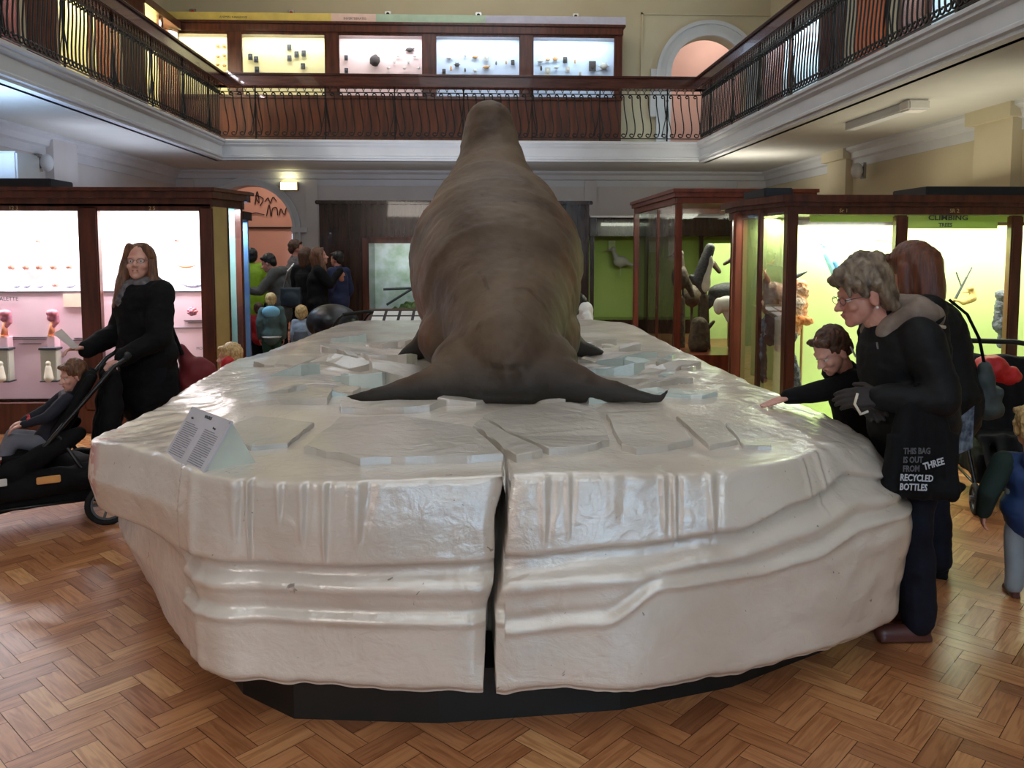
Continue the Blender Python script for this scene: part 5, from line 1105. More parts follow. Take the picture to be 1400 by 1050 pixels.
def person(label, loc, rz, s=1, J=None, Ja=None, hs=None, hrot=(0, 0, 0), hair='short', hm='hairb', skin='skin', coat='black', pants='jeans', shoes='darkred', hem=.0, vox=.008, bulk=1.0,
           hands=None, sleeves=True, legs=True, face=True, group=None, bodyvox=None, dress=None, wrinkle=.012):
    t = thing('person', label, 'person', loc, math.radians(rz), group)
    j = {k: V3(v)*s for k, v in JD.items()}
    for k, v in (J or {}).items(): j[k] = V3(v)*s
    for k, v in (Ja or {}).items(): j[k] = V3(v)
    hs = hs or (s if s > .9 else .35+.65*s)
    R = Euler((math.radians(-hrot[0]), math.radians(hrot[1]), math.radians(hrot[2]))).to_matrix()
    P, q, e_ = head_prims(j['head'], R, hs)
    nb = q((0, -.02, -.07))
    P += [('c', j['neck']-V3((0, 0, .03*s)), .058*s, nb, .05*hs), ('c', j['pelvis'], .13*s, j['waist'], .115*s), ('c', j['waist'], .115*s, j['chest'], .13*s), ('c', j['shL'], .05*s, j['shR'], .05*s), ('c', j['chest'], .12*s, j['neck']-V3((0, 0, .05*s)), .06*s)]
    hd = hands or {}
    for S_, sg in (('L', -1), ('R', 1)):
        P += [('c', j['sh'+S_], .05*s, j['el'+S_], .038*s), ('c', j['el'+S_], .038*s, j['wr'+S_], .025*s)]
        if legs: P += [('c', j['hip'+S_], .08*s, j['kn'+S_], .055*s), ('c', j['kn'+S_], .052*s, j['an'+S_], .036*s), ('c', j['an'+S_]-V3((0, 0, .03*s)), .026*s, j['an'+S_]+V3((0, .11*s, -.055*s)), .017*s)]
        if hd.get(S_) != 'none':
            d, n, c_ = hd.get(S_, ((0, .15, -1), (-sg, 0, 0), .5)); P += hand(j['wr'+S_], d, n, sg, (s if s > .9 else .2+.8*s), c_)
    blob('body', P, skin, t, bodyvox or vox*.6, 2)
    hp = [(p[0], q(p[1]), tuple(v*hs for v in p[2]), R.to_4x4()) if p[0] == 'e' else ('c', q(p[1]), p[2]*hs, q(p[3]), p[4]*hs) for p in HAIR[hair]]
    blob('hair', hp, hm, t, vox*.6, 2, (lambda p: .003*hs*noise.noise(Vector((p.x*60, p.y*60, p.z*12)))) if hair in ('bob', 'long') else (lambda p: .006*hs*noise.noise(Vector((p.x*60, p.y*60, p.z*22)))+.003*noise.noise(p*90)))
    if face:
        for sg in (-1, 1):
            bm = bmesh.new(); ell(bm, q((sg*.031, .069, .000)), .0115*hs, sub=2); e = link('eye', bm, 'eye', t, True)
            bm = bmesh.new(); ell(bm, q((sg*.031, .0778, .000)), .0048*hs, sub=2); link('iris', bm, 'iris', e, True)
        blob('lips', [('c', q((-.016, .089, -.059)), .0042*hs, q((.016, .089, -.059)), .0042*hs, 8), ('c', q((-.012, .086, -.066)), .0048*hs, q((.012, .086, -.066)), .0048*hs, 8)], 'lips', t, .003*hs, 1)
    # coat
    b = bulk; hemz = hem if hem else j['pelvis'].z-.12*s
    hp0 = j['pelvis'].copy(); hp1 = V3((hp0.x, hp0.y, hemz+.06*s))
    P = [('c', hp1, .165*s*b, hp0, .155*s*b, 20), ('c', hp0, .155*s*b, j['waist'], .145*s*b, 20), ('c', j['waist'], .145*s*b, j['chest'], .155*s*b, 20), ('c', j['chest'], .15*s*b, j['neck']-V3((0, 0, .06*s)), .085*s*b), ('c', j['shL'], .072*s*b, j['shR'], .072*s*b),
         ('c', j['chest']+V3((-.05*s, 0, .02*s)), .13*s*b, j['chest']+V3((.05*s, 0, .02*s)), .13*s*b), ('c', hp0+V3((-.04*s, 0, 0)), .145*s*b, hp0+V3((.04*s, 0, 0)), .145*s*b)]
    if sleeves:
        for S_ in 'LR': P += [('c', j['sh'+S_], .074*s*b, j['el'+S_], .062*s*b), ('c', j['el'+S_], .062*s*b, j['wr'+S_], .046*s*b)]
    P.append(('c', j['neck']-V3((0, 0, .05*s)), .08*s, j['neck']+V3((0, .0, .0)), .068*s))
    so = Vector((loc[0]*3.1, loc[1]*2.3, 0))
    def wr_(p): return wrinkle*(noise.noise(Vector((p.x*9, p.y*9, p.z*11))+so)+.5*abs(noise.noise(Vector((p.x*16, p.y*16, p.z*26))+so)))
    blob('coat', P, coat, t, vox, 5, wr_)
    if legs:
        P = [('c', j['pelvis'], .13*s, j['pelvis']-V3((0, 0, .1*s)), .135*s)]
        for S_ in 'LR':
            a_ = j['an'+S_]+V3((0, 0, .01)); P += [('c', j['hip'+S_], .098*s, j['kn'+S_], .078*s), ('c', j['kn'+S_], .078*s, a_, .07*s)]
        blob('trousers', P, pants, t, vox, 4, lambda p: .7*wr_(p))
        for S_ in 'LR':
            a = j['an'+S_]; z0 = a.z-.08*s
            blob('shoe', [('e', (a.x, a.y+.0, z0+.045*s), (.042*s, .055*s, .045*s)), ('c', (a.x, a.y, z0+.032*s), .036*s, (a.x, a.y+.15*s, z0+.03*s), .034*s), ('b', (a.x-.035*s, a.x+.035*s, a.y-.05*s, a.y+.17*s, z0, z0+.02*s))], shoes, t, vox*.8, 2)
    return t, j, q, R, hs
def on_head(name, prims, q, hs, m, t, vx=.004, sm=1):
    pr = [('c', q(p[1]), p[2]*hs, q(p[3]), p[4]*hs, 8) for p in prims]; return blob(name, pr, m, t, vx, sm)
def glasses(t, q, hs, m='card'):
    g = None; bm = bmesh.new()
    for sg in (-1, 1):
        pts = [q((sg*.033+.024*math.cos(a), .094+.0*math.cos(a), .000+.015*math.sin(a))) for a in [2*PI*i/16 for i in range(17)]]
        tube(bm, pts, .0013*hs, 5, cap=False); tube(bm, [q((sg*.057, .093, .004)), q((sg*.078, .06, .006)), q((sg*.082, .0, .004))], .0016*hs, 5)
    tube(bm, [q((-.009, .095, .003)), q((.009, .095, .003))], .0013*hs, 5)
    return link('glasses', bm, m, t)
# --- grey haired woman bending over the ice
gx, gy = 1.82, 3.33
g_, j, q, R, hs = person('grey haired woman in glasses and black hooded coat bending over the iceberg', (gx, gy, 0), 90, 1, Ja=dict(pelvis=(0, -.0, .92), waist=(0, .03, 1.03), chest=(0, .07, 1.17), neck=(0, .13, 1.31), head=(0, .235, 1.425), shL=(-.17, .07, 1.26), shR=(.17, .07, 1.26), elL=(-.24, .02, 1.03), elR=(.22, .05, 1.02), wrL=(-.17, .22, 1.03), wrR=(.02, .20, .98),
     hipL=(-.09, 0, .88), hipR=(.09, 0, .88), knL=(-.10, .04, .5), knR=(.1, .02, .5), anL=(-.1, .0, .085), anR=(.1, -.03, .085)), hrot=(14, 0, 0), hs=1.06, hair='granny', hm='hairg', skin='skin', coat='blackshell', pants='jeans', shoes='shoe', hem=.84, vox=.009, bulk=1.12, hands=dict(L='none', R='none'), bodyvox=.0045)
glasses(g_, q, hs)
bm = bmesh.new(); ell(bm, q((-.084, -.010, -.046)), .006, sub=2); link('pearl_earring', bm, 'eye', g_, True); bm = bmesh.new(); ell(bm, q((.084, -.010, -.046)), .006, sub=2); link('pearl_earring', bm, 'eye', g_, True)
n_ = j['neck']
blob('hood', [('c', n_+V3((-.07, .03, -.03)), .045, n_+V3((-.085, -.07, .04)), .06), ('c', n_+V3((.07, .03, -.03)), .045, n_+V3((.085, -.07, .04)), .06), ('c', n_+V3((-.085, -.1, .05)), .066, n_+V3((.085, -.1, .05)), .066), ('c', n_+V3((-.05, -.14, .03)), .07, n_+V3((.05, -.14, .03)), .07), ('c', n_+V3((0, -.13, -.0)), .08, n_+V3((0, -.18, -.05)), .06)], 'taupe', g_, .007, 3, lambda p: .012*noise.noise(p*16))
bm = bmesh.new(); tube(bm, [n_+V3((.145*math.cos(a)*.95, -.10-.10*math.sin(a), -.01+.05*math.sin(a))) for a in [PI*i/14*1.0 for i in range(15)]], .018, 8, flat=.5); link('hood_trim', bm, 'black', g_, True)
bm = bmesh.new(); tube(bm, [n_+V3((-.135, -.06, .0)), n_+V3((-.13, -.13, .0)), n_+V3((-.1, -.19, -.01))], .008, 6); link('pale_hood_edge', bm, 'cream', g_, True)
for p0, p1 in (((-.16, .22, -.08), (-.165, .20, -.12)), ((-.19, .13, -.06), (-.2, .13, -.085)), ((-.19, .20, -.26), (-.195, .20, -.28))):
    bm = bmesh.new(); tube(bm, [n_+V3(p0), n_+V3(p1)], .004, 6); link('zip_pull', bm, 'steel', g_)
M['glove'] = mat('dark_brown_glove', (44, 36, 33), .75, nz=20, bump=(60, .4))
for S_, sg, d_, nn in (('L', -1, (.15, 1, -.02), (.8, -.1, -.5)), ('R', 1, (-1, .25, 0), (-.1, -.6, -1))):
    gl = blob('glove', hand(j['wr'+S_], d_, nn, sg, 1.15, .55)+[('c', j['wr'+S_]-V3(d_).normalized()*.04, .034, j['wr'+S_]+V3(d_).normalized()*.02, .028)], 'glove', g_, .0042, 2)
bm = bmesh.new(); w_ = j['wrL']; tube(bm, [w_+V3((-.02, .11, .02)), w_+V3((-.03, .125, -.02)), w_+V3((-.03, .10, -.06)), w_+V3((-.03, .07, -.05))], .006, 6); link('white_strap_loop', bm, 'cream', g_, True)
# --- black carrier bag with lettering
bagt = thing('carrier_bag', 'black cloth carrier bag with white block lettering hanging beside the iceberg', 'bag', (1.735, 3.08, 0))
def bagd(p): return .010*noise.noise(Vector((p.x*30, p.y*10, p.z*3)))+.006*noise.noise(p*9)
blob('bag_body', [('c', (-.12, 0, .70), .045, (.10, 0, .68), .05), ('c', (-.12, .0, .70), .045, (-.06, .02, 1.0), .04), ('c', (.10, 0, .68), .05, (.04, .02, 1.0), .04), ('b', (-.14, .12, -.022, .03, .66, .9)), ('b', (-.08, .07, -.02, .03, .88, 1.0)), ('c', (.1, 0, .66), .03, (.15, .0, .69), .02)], 'black', bagt, .007, 5, bagd)
bm = bmesh.new(); tube(bm, [(-.05, .01, .98), (-.04, .03, 1.06), (-.03, .02, 1.1)], .009, 6); tube(bm, [(.03, .01, .98), (.01, .03, 1.06), (-.0, .02, 1.1)], .009, 6); link('handles', bm, 'black', bagt)
M['print'] = mat('bag_print', (200, 205, 215), .7); M['print2'] = mat('bag_outline_print', (92, 92, 98), .7)
yb_ = -.062
for s_, x, z, sz, mm, ro in (('THIS BAG', -.118, .838, .033, 'print2', 0), ('IS OUT', -.118, .804, .033, 'print2', 0), ('FROM', -.118, .770, .033, 'print2', 0), ('THREE', -.035, .775, .038, 'print', .28), ('RECYCLED', -.128, .736, .036, 'print', -.05), ('BOTTLES', -.128, .700, .036, 'print', -.05)):
    o = text(s_, (x, yb_, z), sz, mm, bagt, rot=(PI/2, -ro, 0), align='LEFT', bold=.0008, sx=.74, ext=.001)
# --- red haired woman
r_, j, q, R, hs = person('red haired woman in a black jacket with her back turned by the right case', (2.30, 3.98, 0), 62, 1, Ja=dict(pelvis=(0, -.02, .90), waist=(0, 0, 1.02), chest=(0, .05, 1.2), neck=(0, .11, 1.36), head=(0, .15, 1.505), shL=(-.18, .06, 1.32), shR=(.18, .06, 1.32), elL=(-.26, .02, 1.04), elR=(.24, .05, 1.04), wrL=(-.2, .22, .93), wrR=(.18, .26, .96)), hrot=(14, 0, -22), hair='bob', hm='hairr', coat='blackshell', hem=.76, vox=.010, bulk=1.12, hs=1.08, shoes='black')
t = thing('leaflet', 'blue and white patterned leaflet held low by the red haired woman', 'leaflet', (2.28, 3.72, .72), .2); 
bm = bmesh.new(); vv = [bm.verts.new(v) for v in ((-.05, 0, .1), (.07, .02, .16), (.06, .01, -.04), (-.04, -.01, -.06))]; bm.faces.new(vv); bmesh.ops.solidify(bm, geom=bm.faces[:], thickness=.003); link('sheet', bm, mat('leaflet_print', (186, 200, 216), .5, nz=30, rgb2=(70, 84, 110)), t)
t = thing('handbag', 'soft grey green handbag hanging behind the red haired woman', 'bag', (2.50, 3.90, .84)); blob('bag_body', [('c', (0, 0, .0), .06, (-.02, 0, .2), .035), ('c', (-.04, 0, .0), .05, (.04, 0, .0), .05), ('b', (-.07, .06, -.03, .03, -.03, .1))], mat('grey_green_cloth', (66, 76, 76), .7, nz=10, rgb2=(44, 52, 54)), t, .01, 3, lambda p: .012*noise.noise(p*18))
bm = bmesh.new(); tube(bm, [(-.02, 0, .2), (-.06, -.01, .34), (-.12, .0, .46), (-.19, .04, .53)], .012, 6, flat=.5); link('strap', bm, 'black', t)
# --- boy touching the ice
bx_, by_ = 1.88, 3.82; hx, hy = 1.32, 3.60
b0 = thing; hz = ztop(hx, hy)
def loc_(wx, wy, wz_, root, rz):
    v = Matrix.Rotation(-math.radians(rz), 3, 'Z') @ (Vector((wx, wy, wz_))-Vector(root)); return tuple(v)
rzb = 98; rt = (bx_, by_, 0); L_ = lambda x, y, z: loc_(x, y, z, rt, rzb)
bo, j, q, R, hs = person('brown haired boy in a dark jacket resting his hand on the iceberg', rt, rzb, .76, Ja=dict(head=L_(1.60, 3.64, 1.155), neck=L_(1.70, 3.70, 1.055), chest=L_(1.77, 3.76, .93), waist=L_(1.81, 3.80, .82), shL=L_(1.69, 3.60, 1.02), shR=L_(1.72, 3.84, 1.02), elL=L_(1.53, 3.59, .985), wrL=L_(1.395, 3.60, hz+.05), elR=L_(1.86, 3.99, .84), wrR=L_(1.84, 4.0, .66)),
   hrot=(34, 0, 6), hair='short', hm='hairb', skin='skinp', coat='black', pants='jeans', vox=.008, hands=dict(L=((-.05, 1, -.28), (0, -.1, -1), .05)), bodyvox=.0042, wrinkle=.008)
n_ = j['neck']; bm = bmesh.new(); tube(bm, [n_+V3((.09*math.cos(a), .09*math.sin(a)-.01, -.02+.02*math.cos(a))) for a in [2*PI*i/16 for i in range(17)]], .028, 8); link('collar', bm, 'black', bo, True)
# --- woman in glasses with the pushchair
lw, j, q, R, hs = person('woman with long brown hair, glasses and black coat pushing a pushchair', (-2.14, 5.45, 0), 140, 1, Ja=dict(head=(0, .03, 1.53), neck=(0, 0, 1.385), shL=(-.18, 0, 1.34), shR=(.18, 0, 1.34), elL=(-.26, .06, 1.06), elR=(.24, .06, 1.07), wrL=(-.17, .25, .95), wrR=(.10, .34, 1.0)), hrot=(-10, 0, 46), hair='long', hm='hairl', skin='skinp', coat='black', hem=.6, vox=.010, bulk=1.15, hs=1.02,
    hands=dict(L=((.3, .8, -.35), (.2, .3, -1), .9), R=((.1, .9, .1), (-.3, .2, -1), .7)), bodyvox=.006, wrinkle=.014)
glasses(lw, q, hs)
n_ = j['neck']; blob('scarf', [('c', n_+V3((.075*math.cos(a), .07*math.sin(a), .015)), .042, n_+V3((.075*math.cos(a+.7), .07*math.sin(a+.7), .015)), .044) for a in [i*.7 for i in range(9)]]+[('c', n_+V3((.02, .10, .0)), .045, n_+V3((.0, .16, -.1)), .035)], 'greysc', lw, .008, 2, lambda p: .008*noise.noise(p*40))
t = thing('leaflet', 'folded pale leaflet in the hand of the woman with the pushchair', 'leaflet', (-2.48, 5.12, 1.04), .4); bm = bmesh.new(); vv = [bm.verts.new(v) for v in ((-.08, 0, .07), (-.03, -.02, .1), (.06, .01, -.02), (.02, .02, -.03))]; bm.faces.new(vv); bmesh.ops.solidify(bm, geom=bm.faces[:], thickness=.003); link('sheet', bm, 'paper', t)
t = thing('red_bag', 'dark red bag behind the woman with the pushchair', 'bag', (-1.88, 5.62, .70)); blob('bag_body', [('e', (0, 0, 0), (.16, .1, .2)), ('c', (-.04, 0, .12), .07, (-.1, 0, .26), .03)], 'darkred', t, .012, 3, lambda p: .012*noise.noise(p*14))
bm = bmesh.new(); tube(bm, [(-.08, -.04, .22), (-.14, -.05, .4), (-.16, -.05, .58)], .012, 6); link('strap', bm, 'black', t)
# --- pushchairs
def wheel(bm_name, t, p, r, w_=.035):
    bm = bmesh.new(); pts = [(0, r*math.cos(a), r*math.sin(a)) for a in [2*PI*i/24 for i in range(25)]]; tube(bm, pts, w_*.5, 8, cap=False)
    o = link('wheel', bm, 'rubber', t, True, loc=p)
    bm = bmesh.new(); tube(bm, [(0, r*.82*math.cos(a), r*.82*math.sin(a)) for a in [2*PI*i/20 for i in range(21)]], w_*.22, 6, cap=False)
    for i in range(5): a = 2*PI*i/5; tube(bm, [(0, 0, 0), (0, r*.82*math.cos(a), r*.82*math.sin(a))], .008, 5)
    tube(bm, [(-.03, 0, 0), (.03, 0, 0)], .02, 8); link('rim', bm, 'greyplas', o); return o
M['greyplas'] = mat('grey_plastic', (92, 94, 98), .4)
def pushchair(label, loc, rz, hood=False, basket=True):
    t = thing('pushchair', label, 'pushchair', loc, math.radians(rz))
    bm = bmesh.new()
    for sg in (-1, 1):
        tube(bm, [(sg*.24, -.46, .97), (sg*.24, -.40, .93), (sg*.24, -.05, .52), (sg*.23, .42, .12)], .013, 8); tube(bm, [(sg*.25, -.34, .12), (sg*.24, -.1, .55)], .012, 8); tube(bm, [(sg*.24, -.3, .16), (sg*.22, .4, .16)], .009, 6)
    tube(bm, [(-.24, .4, .16), (.24, .4, .16)], .01, 6); tube(bm, [(-.24, -.3, .16), (.24, -.3, .16)], .01, 6); link('frame', bm, 'blackplas', t, True)
    bm = bmesh.new(); tube(bm, [(-.24, -.46, .97), (-.15, -.49, .98), (.15, -.49, .98), (.24, -.46, .97)], .018, 8); link('handle', bm, 'rubber', t, True)
    blob('seat', [('b', (-.19, .19, -.02, .22, .40, .45)), ('c', (-.15, -.04, .45), .035, (-.15, -.28, .86), .03), ('c', (.15, -.04, .45), .035, (.15, -.28, .86), .03), ('c', (0, -.04, .45), .05, (0, -.28, .86), .05), ('c', (-.08, -.04, .45), .05, (-.08, -.28, .86), .045), ('c', (.08, -.04, .45), .05, (.08, -.28, .86), .045), ('c', (-.16, .2, .42), .025, (-.14, .38, .24), .025), ('c', (.16, .2, .42), .025, (.14, .38, .24), .025), ('c', (-.14, .38, .24), .03, (.14, .38, .24), .03), ('c', (-.05, .2, .42), .05, (-.05, .36, .26), .04), ('c', (.05, .2, .42), .05, (.05, .36, .26), .04)], 'black', t, .014, 4)
    if basket: blob('basket', [('b', (-.2, .2, -.34, .24, .14, .34)), ('e', (0, -.1, .3), (.2, .25, .1))], 'black', t, .016, 6, lambda p: .02*noise.noise(p*9))
    if hood: blob('hood', [('e', (0, -.12, .86), (.24, .30, .20)), ('c', (-.2, -.28, .6), .04, (-.2, -.1, .8), .05), ('c', (.2, -.28, .6), .04, (.2, -.1, .8), .05)], 'blackhood', t, .016, 4)
    for sg in (-1, 1):
        wheel('w', t, (sg*.27, -.34, .125), .11); wheel('w', t, (sg*.24, .42, .095), .08)
    return t
M['blackhood'] = mat('glossy_black_hood', (18, 18, 22), .35)
t = pushchair('black pushchair with an orange tag pushed by the woman in glasses', (-2.59, 4.94, 0), 118)
blob('draped_coat', [('c', (-.16, -.40, .86), .05, (-.16, -.36, .34), .08), ('c', (.16, -.40, .86), .05, (.16, -.36, .34), .08), ('c', (0, -.40, .84), .06, (0, -.36, .34), .09), ('c', (-.2, -.2, .55), .05, (-.22, .15, .36), .06), ('c', (.2, -.2, .55), .05, (.22, .15, .36), .06), ('c', (.22, -.25, .3), .08, (.2, .3, .26), .07), ('c', (-.22, -.25, .3), .08, (-.2, .3, .26), .07)], 'black', t, .014, 4, lambda p: .02*noise.noise(p*11))
BX('orange_tag', (-.31, -.29, -.1, .02, .30, .34), mat('orange_tag', (226, 160, 90), .6), t, .004); BX('white_label', (-.29, -.275, .16, .28, .31, .35), 'paper', t, .003)
# toddler in it
tt, j, q, R, hs = person('toddler with tan hair and a navy jacket sitting in the front pushchair', (-2.57, 4.91, .0), 118, .52, Ja=dict(pelvis=(0, -.05, .50), waist=(0, -.09, .57), chest=(0, -.14, .66), neck=(0, -.18, .76), head=(0, -.19, .865), shL=(-.1, -.15, .74), shR=(.1, -.15, .74), elL=(-.15, -.04, .65), elR=(.15, -.04, .65), wrL=(-.11, .07, .62), wrR=(.12, .07, .60),
     hipL=(-.05, -.03, .48), hipR=(.05, -.03, .48), knL=(-.08, .13, .53), knR=(.08, .13, .53), anL=(-.08, .20, .37), anR=(.08, .20, .37)), hs=.74, hair='toddler', hm='hairl', hrot=(10, 0, 20), skin='skinp', coat='navy' if 'navy' in M else 'black', pants='greyp' if 'greyp' in M else 'greysc', shoes='red', vox=.008, hem=.46, bodyvox=.005, wrinkle=.006, hands=dict(L=((0, 1, -.3), (0, 0, -1), .5), R=((0, 1, -.3), (0, 0, -1), .5)))
bm = bmesh.new()
for S_ in 'LR': w_ = j['wr'+S_]; tube(bm, [w_+V3((0, -.035, .01)), w_+V3((0, -.02, .006))], .030, 10)
link('striped_cuffs', bm, 'red', tt, True)
t = thing('striped_blanket', 'red and cream striped blanket over the footrest of the front pushchair', 'blanket', (-2.45, 4.94, 0), math.radians(118))
m = bpy.data.materials.new('red_stripes'); m.use_nodes = True; nt = m.node_tree; N = nt.nodes; L = nt.links; tc = N.new('ShaderNodeTexCoord'); wv = N.new('ShaderNodeTexWave'); wv.bands_direction = 'Z'; wv.inputs['Scale'].default_value = 8; wv.inputs['Distortion'].default_value = 1
L.new(tc.outputs['Object'], wv.inputs[0]); r = N.new('ShaderNodeValToRGB'); r.color_ramp.interpolation = 'CONSTANT'; e = r.color_ramp.elements; e[0].color = lin((186, 44, 42)); e[1].position = .66; e[1].color = lin((226, 214, 204)); q3 = r.color_ramp.elements.new(.4); q3.color = lin((70, 34, 36)); L.new(wv.outputs[0], r.inputs[0]); L.new(r.outputs[0], N['Principled BSDF'].inputs['Base Color']); M['stripes'] = m
blob('cloth', [('c', (.14, .1, .48), .035, (.17, .33, .42), .03), ('c', (.17, .33, .42), .035, (.13, .46, .22), .03), ('c', (-.14, .33, .44), .03, (-.1, .46, .2), .03), ('c', (.0, .34, .44), .03, (0, .47, .2), .03), ('c', (.1, .46, .2), .035, (-.1, .47, .2), .035), ('c', (.07, .4, .36), .03, (.07, .47, .22), .03), ('c', (-.05, .4, .36), .03, (-.05, .47, .22), .03)], 'stripes', t, .009, 3, lambda p: .01*noise.noise(p*20))
# --- fair toddler head behind the ice
person('small blonde child in profile walking behind the left edge of the iceberg', (-1.86, 6.35, 0), 85, .56, hs=.86, J=dict(), Ja=dict(head=(0, .02, .80), neck=(0, 0, .70)), hair='toddler', hm='hairbl', skin='skinp', coat='red', vox=.011, bodyvox=.008, group=None)
# --- toddler at the right edge
td, j, q, R, hs = person('fair haired toddler in a blue hooded jacket and grey trousers at the right edge', (2.56, 3.64, 0), -12, .56, hs=.84, Ja=dict(head=(0, .03, .79), neck=(0, 0, .67), shL=(-.12, 0, .63), shR=(.12, 0, .63), elL=(-.18, .0, .49), wrL=(-.18, .05, .38), chest=(0, 0, .56), waist=(0, 0, .48), pelvis=(0, 0, .42)), hair='toddler', hm='hairbl', skin='skinp', coat=mat('blue_jacket', (24, 52, 98), .7, nz=10, bump=(40, .3)), pants=mat('grey_trousers', (136, 144, 150), .8, nz=12), shoes='shoe', vox=.008, bodyvox=.006, face=True, hem=.36, bulk=1.25, wrinkle=.008, sleeves=False)
blob('sleeve', [('c', j['shL'], .056, j['elL'], .048), ('c', j['elL'], .048, j['wrL'], .036)], mat('dark_green_sleeve', (20, 42, 36), .8), td, .008, 3)
blob('sleeve', [('c', j['shR'], .056, j['elR'], .048), ('c', j['elR'], .048, j['wrR'], .036)], mat('dark_green_sleeve_far', (20, 42, 36), .8), td, .008, 3)
blob('hood', [('e', (0, -.07, .66), (.08, .05, .06))], mat('blue_hood', (20, 44, 86), .7), td, .01, 2)
# --- pushchair at the right
pushchair('black pushchair with a red cloth on it beside the right case', (3.42, 5.15, 0), 160, hood=False)
blob('hood', [('c', (-.2, -.3, .85), .06, (.2, -.3, .85), .06), ('c', (-.2, -.36, .75), .06, (.2, -.36, .75), .06), ('c', (-.22, -.2, .7), .05, (-.22, .1, .5), .05), ('c', (.22, -.2, .7), .05, (.22, .1, .5), .05), ('c', (0, -.32, .8), .1, (0, -.3, .6), .1)], 'black', bpy.data.objects['pushchair.001'], .014, 4, lambda p: .02*noise.noise(p*9))
t = thing('red_cloth', 'bright red cloth lying on the pushchair beside the right case', 'cloth', (3.27, 5.1, 1.0-.2)); blob('cloth', [('e', (0, -.02, .07), (.11, .09, .08)), ('e', (.11, -.02, .02), (.09, .07, .06))], 'red', t, .01, 3, lambda p: .012*noise.noise(p*20))
t = thing('rucksack', 'pale grey bag hooked on the right pushchair', 'bag', (3.12, 5.35, .92)); blob('bag_body', [('e', (0, 0, 0), (.1, .08, .07))], mat('pale_grey_cloth', (150, 156, 150), .7), t, .012, 3, lambda p: .012*noise.noise(p*18))
bm = bmesh.new(); tube(bm, [(-.06, 0, .05), (0, 0, .1), (.06, 0, .05)], .008, 6); link('handle', bm, 'black', t)
# --- people at the back left
grp = None
lime = mat('lime_jacket', (150, 190, 30), .6, nz=6); M['greycoat'] = mat('grey_coat', (92, 92, 90), .85, nz=20)
person('person in a lime green jacket beyond the end of the left case', (-3.15, 11.8, 0), 20, 1, hair='short', hm='hairbk', coat=lime, pants='black', vox=.016, hem=.75, Ja=dict(head=(0, .04, 1.53), neck=(0, 0, 1.4)))
pq, j, q, R, hs = person('black haired person in a grey coat reaching out one hand at the back', (-2.62, 11.2, 0), 85, .97, hair='short', hm='hairbk', coat='greycoat', vox=.016, hem=.72, J=dict(head=(0, .16, 1.5), neck=(0, .1, 1.38), chest=(0, .05, 1.22), elL=(-.22, .2, 1.12), wrL=(-.15, .42, 1.14)), hrot=(20, 0, 0))
t = thing('shoulder_bag', 'dark teal shoulder bag on the back of the person in grey', 'bag', (-2.42, 10.95, .9)); blob('bag_body', [('b', (-.13, .13, -.05, .05, 0, .24)), ('e', (0, 0, .1), (.15, .07, .13))], mat('dark_teal', (38, 50, 60), .5), t, .014, 3); bm = bmesh.new(); tube(bm, [(-.1, 0, .22), (-.04, 0, .45), (.02, .1, .55)], .012, 6); link('strap', bm, 'steel', t)
person('tall short haired man standing furthest back near the archway', (-2.68, 12.4, 0), -70, 1.05, hair='short', hm='hairb', coat='greysc', vox=.016, hem=.8)
person('brown haired woman in a black coat behind the person in grey', (-2.42, 11.9, 0), -30, .98, hair='bob', hm='hairb', coat='black', vox=.016, hem=.7)
person('long haired woman in a dark coat looking up toward the wooden unit', (-2.12, 11.2, 0), -75, .98, hair='long', hm='hairl', coat='black', vox=.016, hem=.6, hrot=(-10, 0, 0), J=dict(elR=(.2, .15, 1.2), wrR=(.05, .3, 1.38)))
person('man in a navy top at the corner of the wooden unit', (-2.02, 12.3, 0), 60, .95, hair='short', hm='hairbk', coat=mat('navy_top', (30, 40, 78), .8), vox=.018, hem=.8)
ch, j, q, R, hs = person('child in a grey green jumper with a sky blue hood seen from behind', (-2.5, 10.2, 0), 12, .64, hair='short', hm='hairbl', coat=mat('grey_green_jumper', (82, 104, 104), .85, nz=10), pants=mat('green_trousers', (26, 62, 44), .8), vox=.012, bulk=1.05)
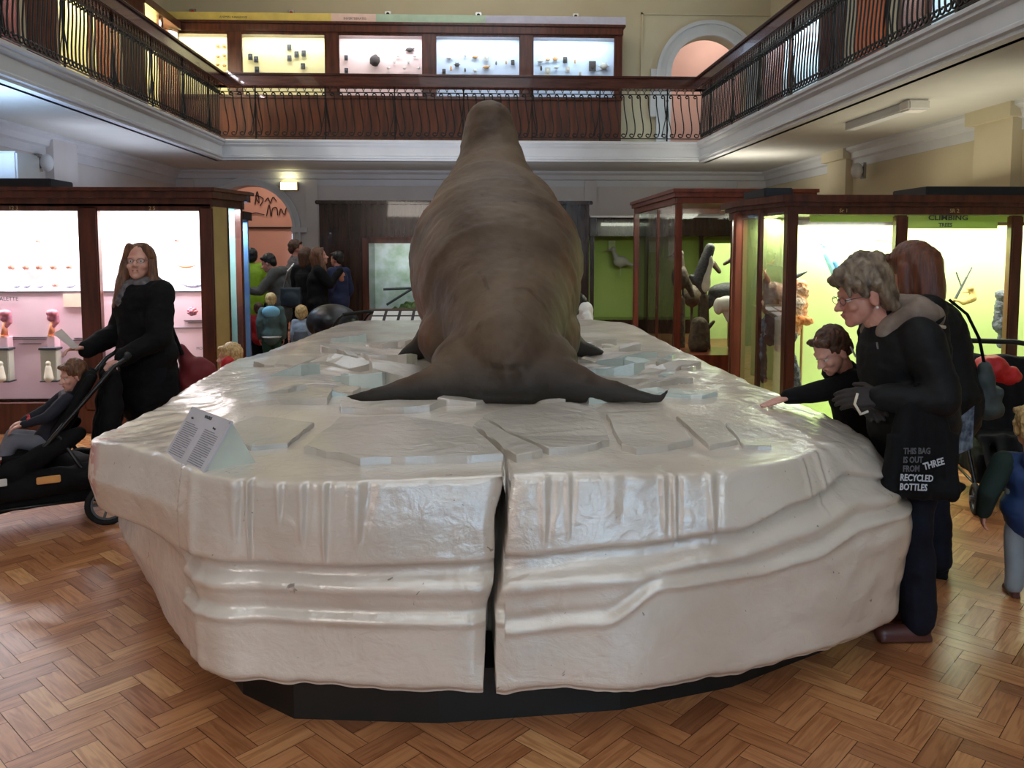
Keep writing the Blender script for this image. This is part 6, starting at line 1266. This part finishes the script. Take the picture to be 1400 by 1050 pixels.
blob('hood', [('e', j['neck']+V3((0, -.06, -.04)), (.11, .05, .08))], mat('sky_blue_hood', (130, 190, 220), .7), ch, .01, 3); bm = bmesh.new(); tube(bm, [(.11*math.cos(a), .11*math.sin(a), j['pelvis'].z-.03) for a in [2*PI*i/16 for i in range(17)]], .012, 6); link('white_hem', bm, 'paper', ch, True)
ch, j, q, R, hs = person('curly blonde toddler wearing a small grey backpack at the back', (-2.22, 10.6, 0), 8, .52, hair='toddler', hm='hairbl', coat=mat('pale_blue_top', (170, 184, 204), .8), pants='jeans', vox=.012, hs=.84)
blob('backpack', [('b', (-.08, .08, -.2, -.08, .42, .62)), ('e', (0, -.14, .52), (.1, .07, .12))], mat('grey_backpack', (96, 106, 116), .7), ch, .012, 3)
person('person in a pale top almost hidden by the right side of the walrus', (1.24, 9.4, 0), 95, .75, hair='bob', hm='hairbk', coat='paper', vox=.014, Ja=dict(head=(0, .09, 1.02), neck=(0, .03, .93), shL=(-.13, 0, .88), shR=(.13, 0, .88)), bulk=.95)
pushchair('black hooded pushchair parked below the wooden unit behind the iceberg', (-1.62, 8.85, 0), 60, hood=True)
ch = person('small child in red low down beside the grey green jumper', (-2.78, 10.7, 0), 10, .55, hair='short', hm='hairb', coat='red', vox=.014)

# --- unseen lit cases added behind the camera to light the ice and mirror in it
def ice_light_case(x0, x1, y, label, col, lc_, pw_):
    t = thing('display_case', label, 'display case', (x0, y, 0)); w_ = x1-x0
    BX('plinth', (0, w_, -.5, 0, 0, .3), 'wood', t); BX('cornice', (-.04, w_+.04, -.54, .04, 2.0, 2.15), 'wood', t); BX('back_board', (.03, w_-.03, -.48, -.45, .3, 2.0), mat('end_board', col, .7), t)
    for x in (0, w_-.07): BX('post', (x, x+.07, -.5, .0, .3, 2.0), 'wood', t)
    pane(t, .07, w_-.07, -.02, .3, 2.0, m='glassq'); area('case_lamp', ((x0+x1)/2, y-.2, 1.98), ((x0+x1)/2, y-.45, .4), w_-.2, .14, pw_, lc_)
ice_light_case(.4, 3.4, -3.4, 'blue white lit display case added behind the camera to light the ice, right side', (205, 225, 245), (.6, .84, 1), 210)
ice_light_case(-3.8, -1.2, -3.4, 'pinkish lit display case added behind the camera to light the ice, left side', (240, 225, 225), (1, .88, .88), 60)
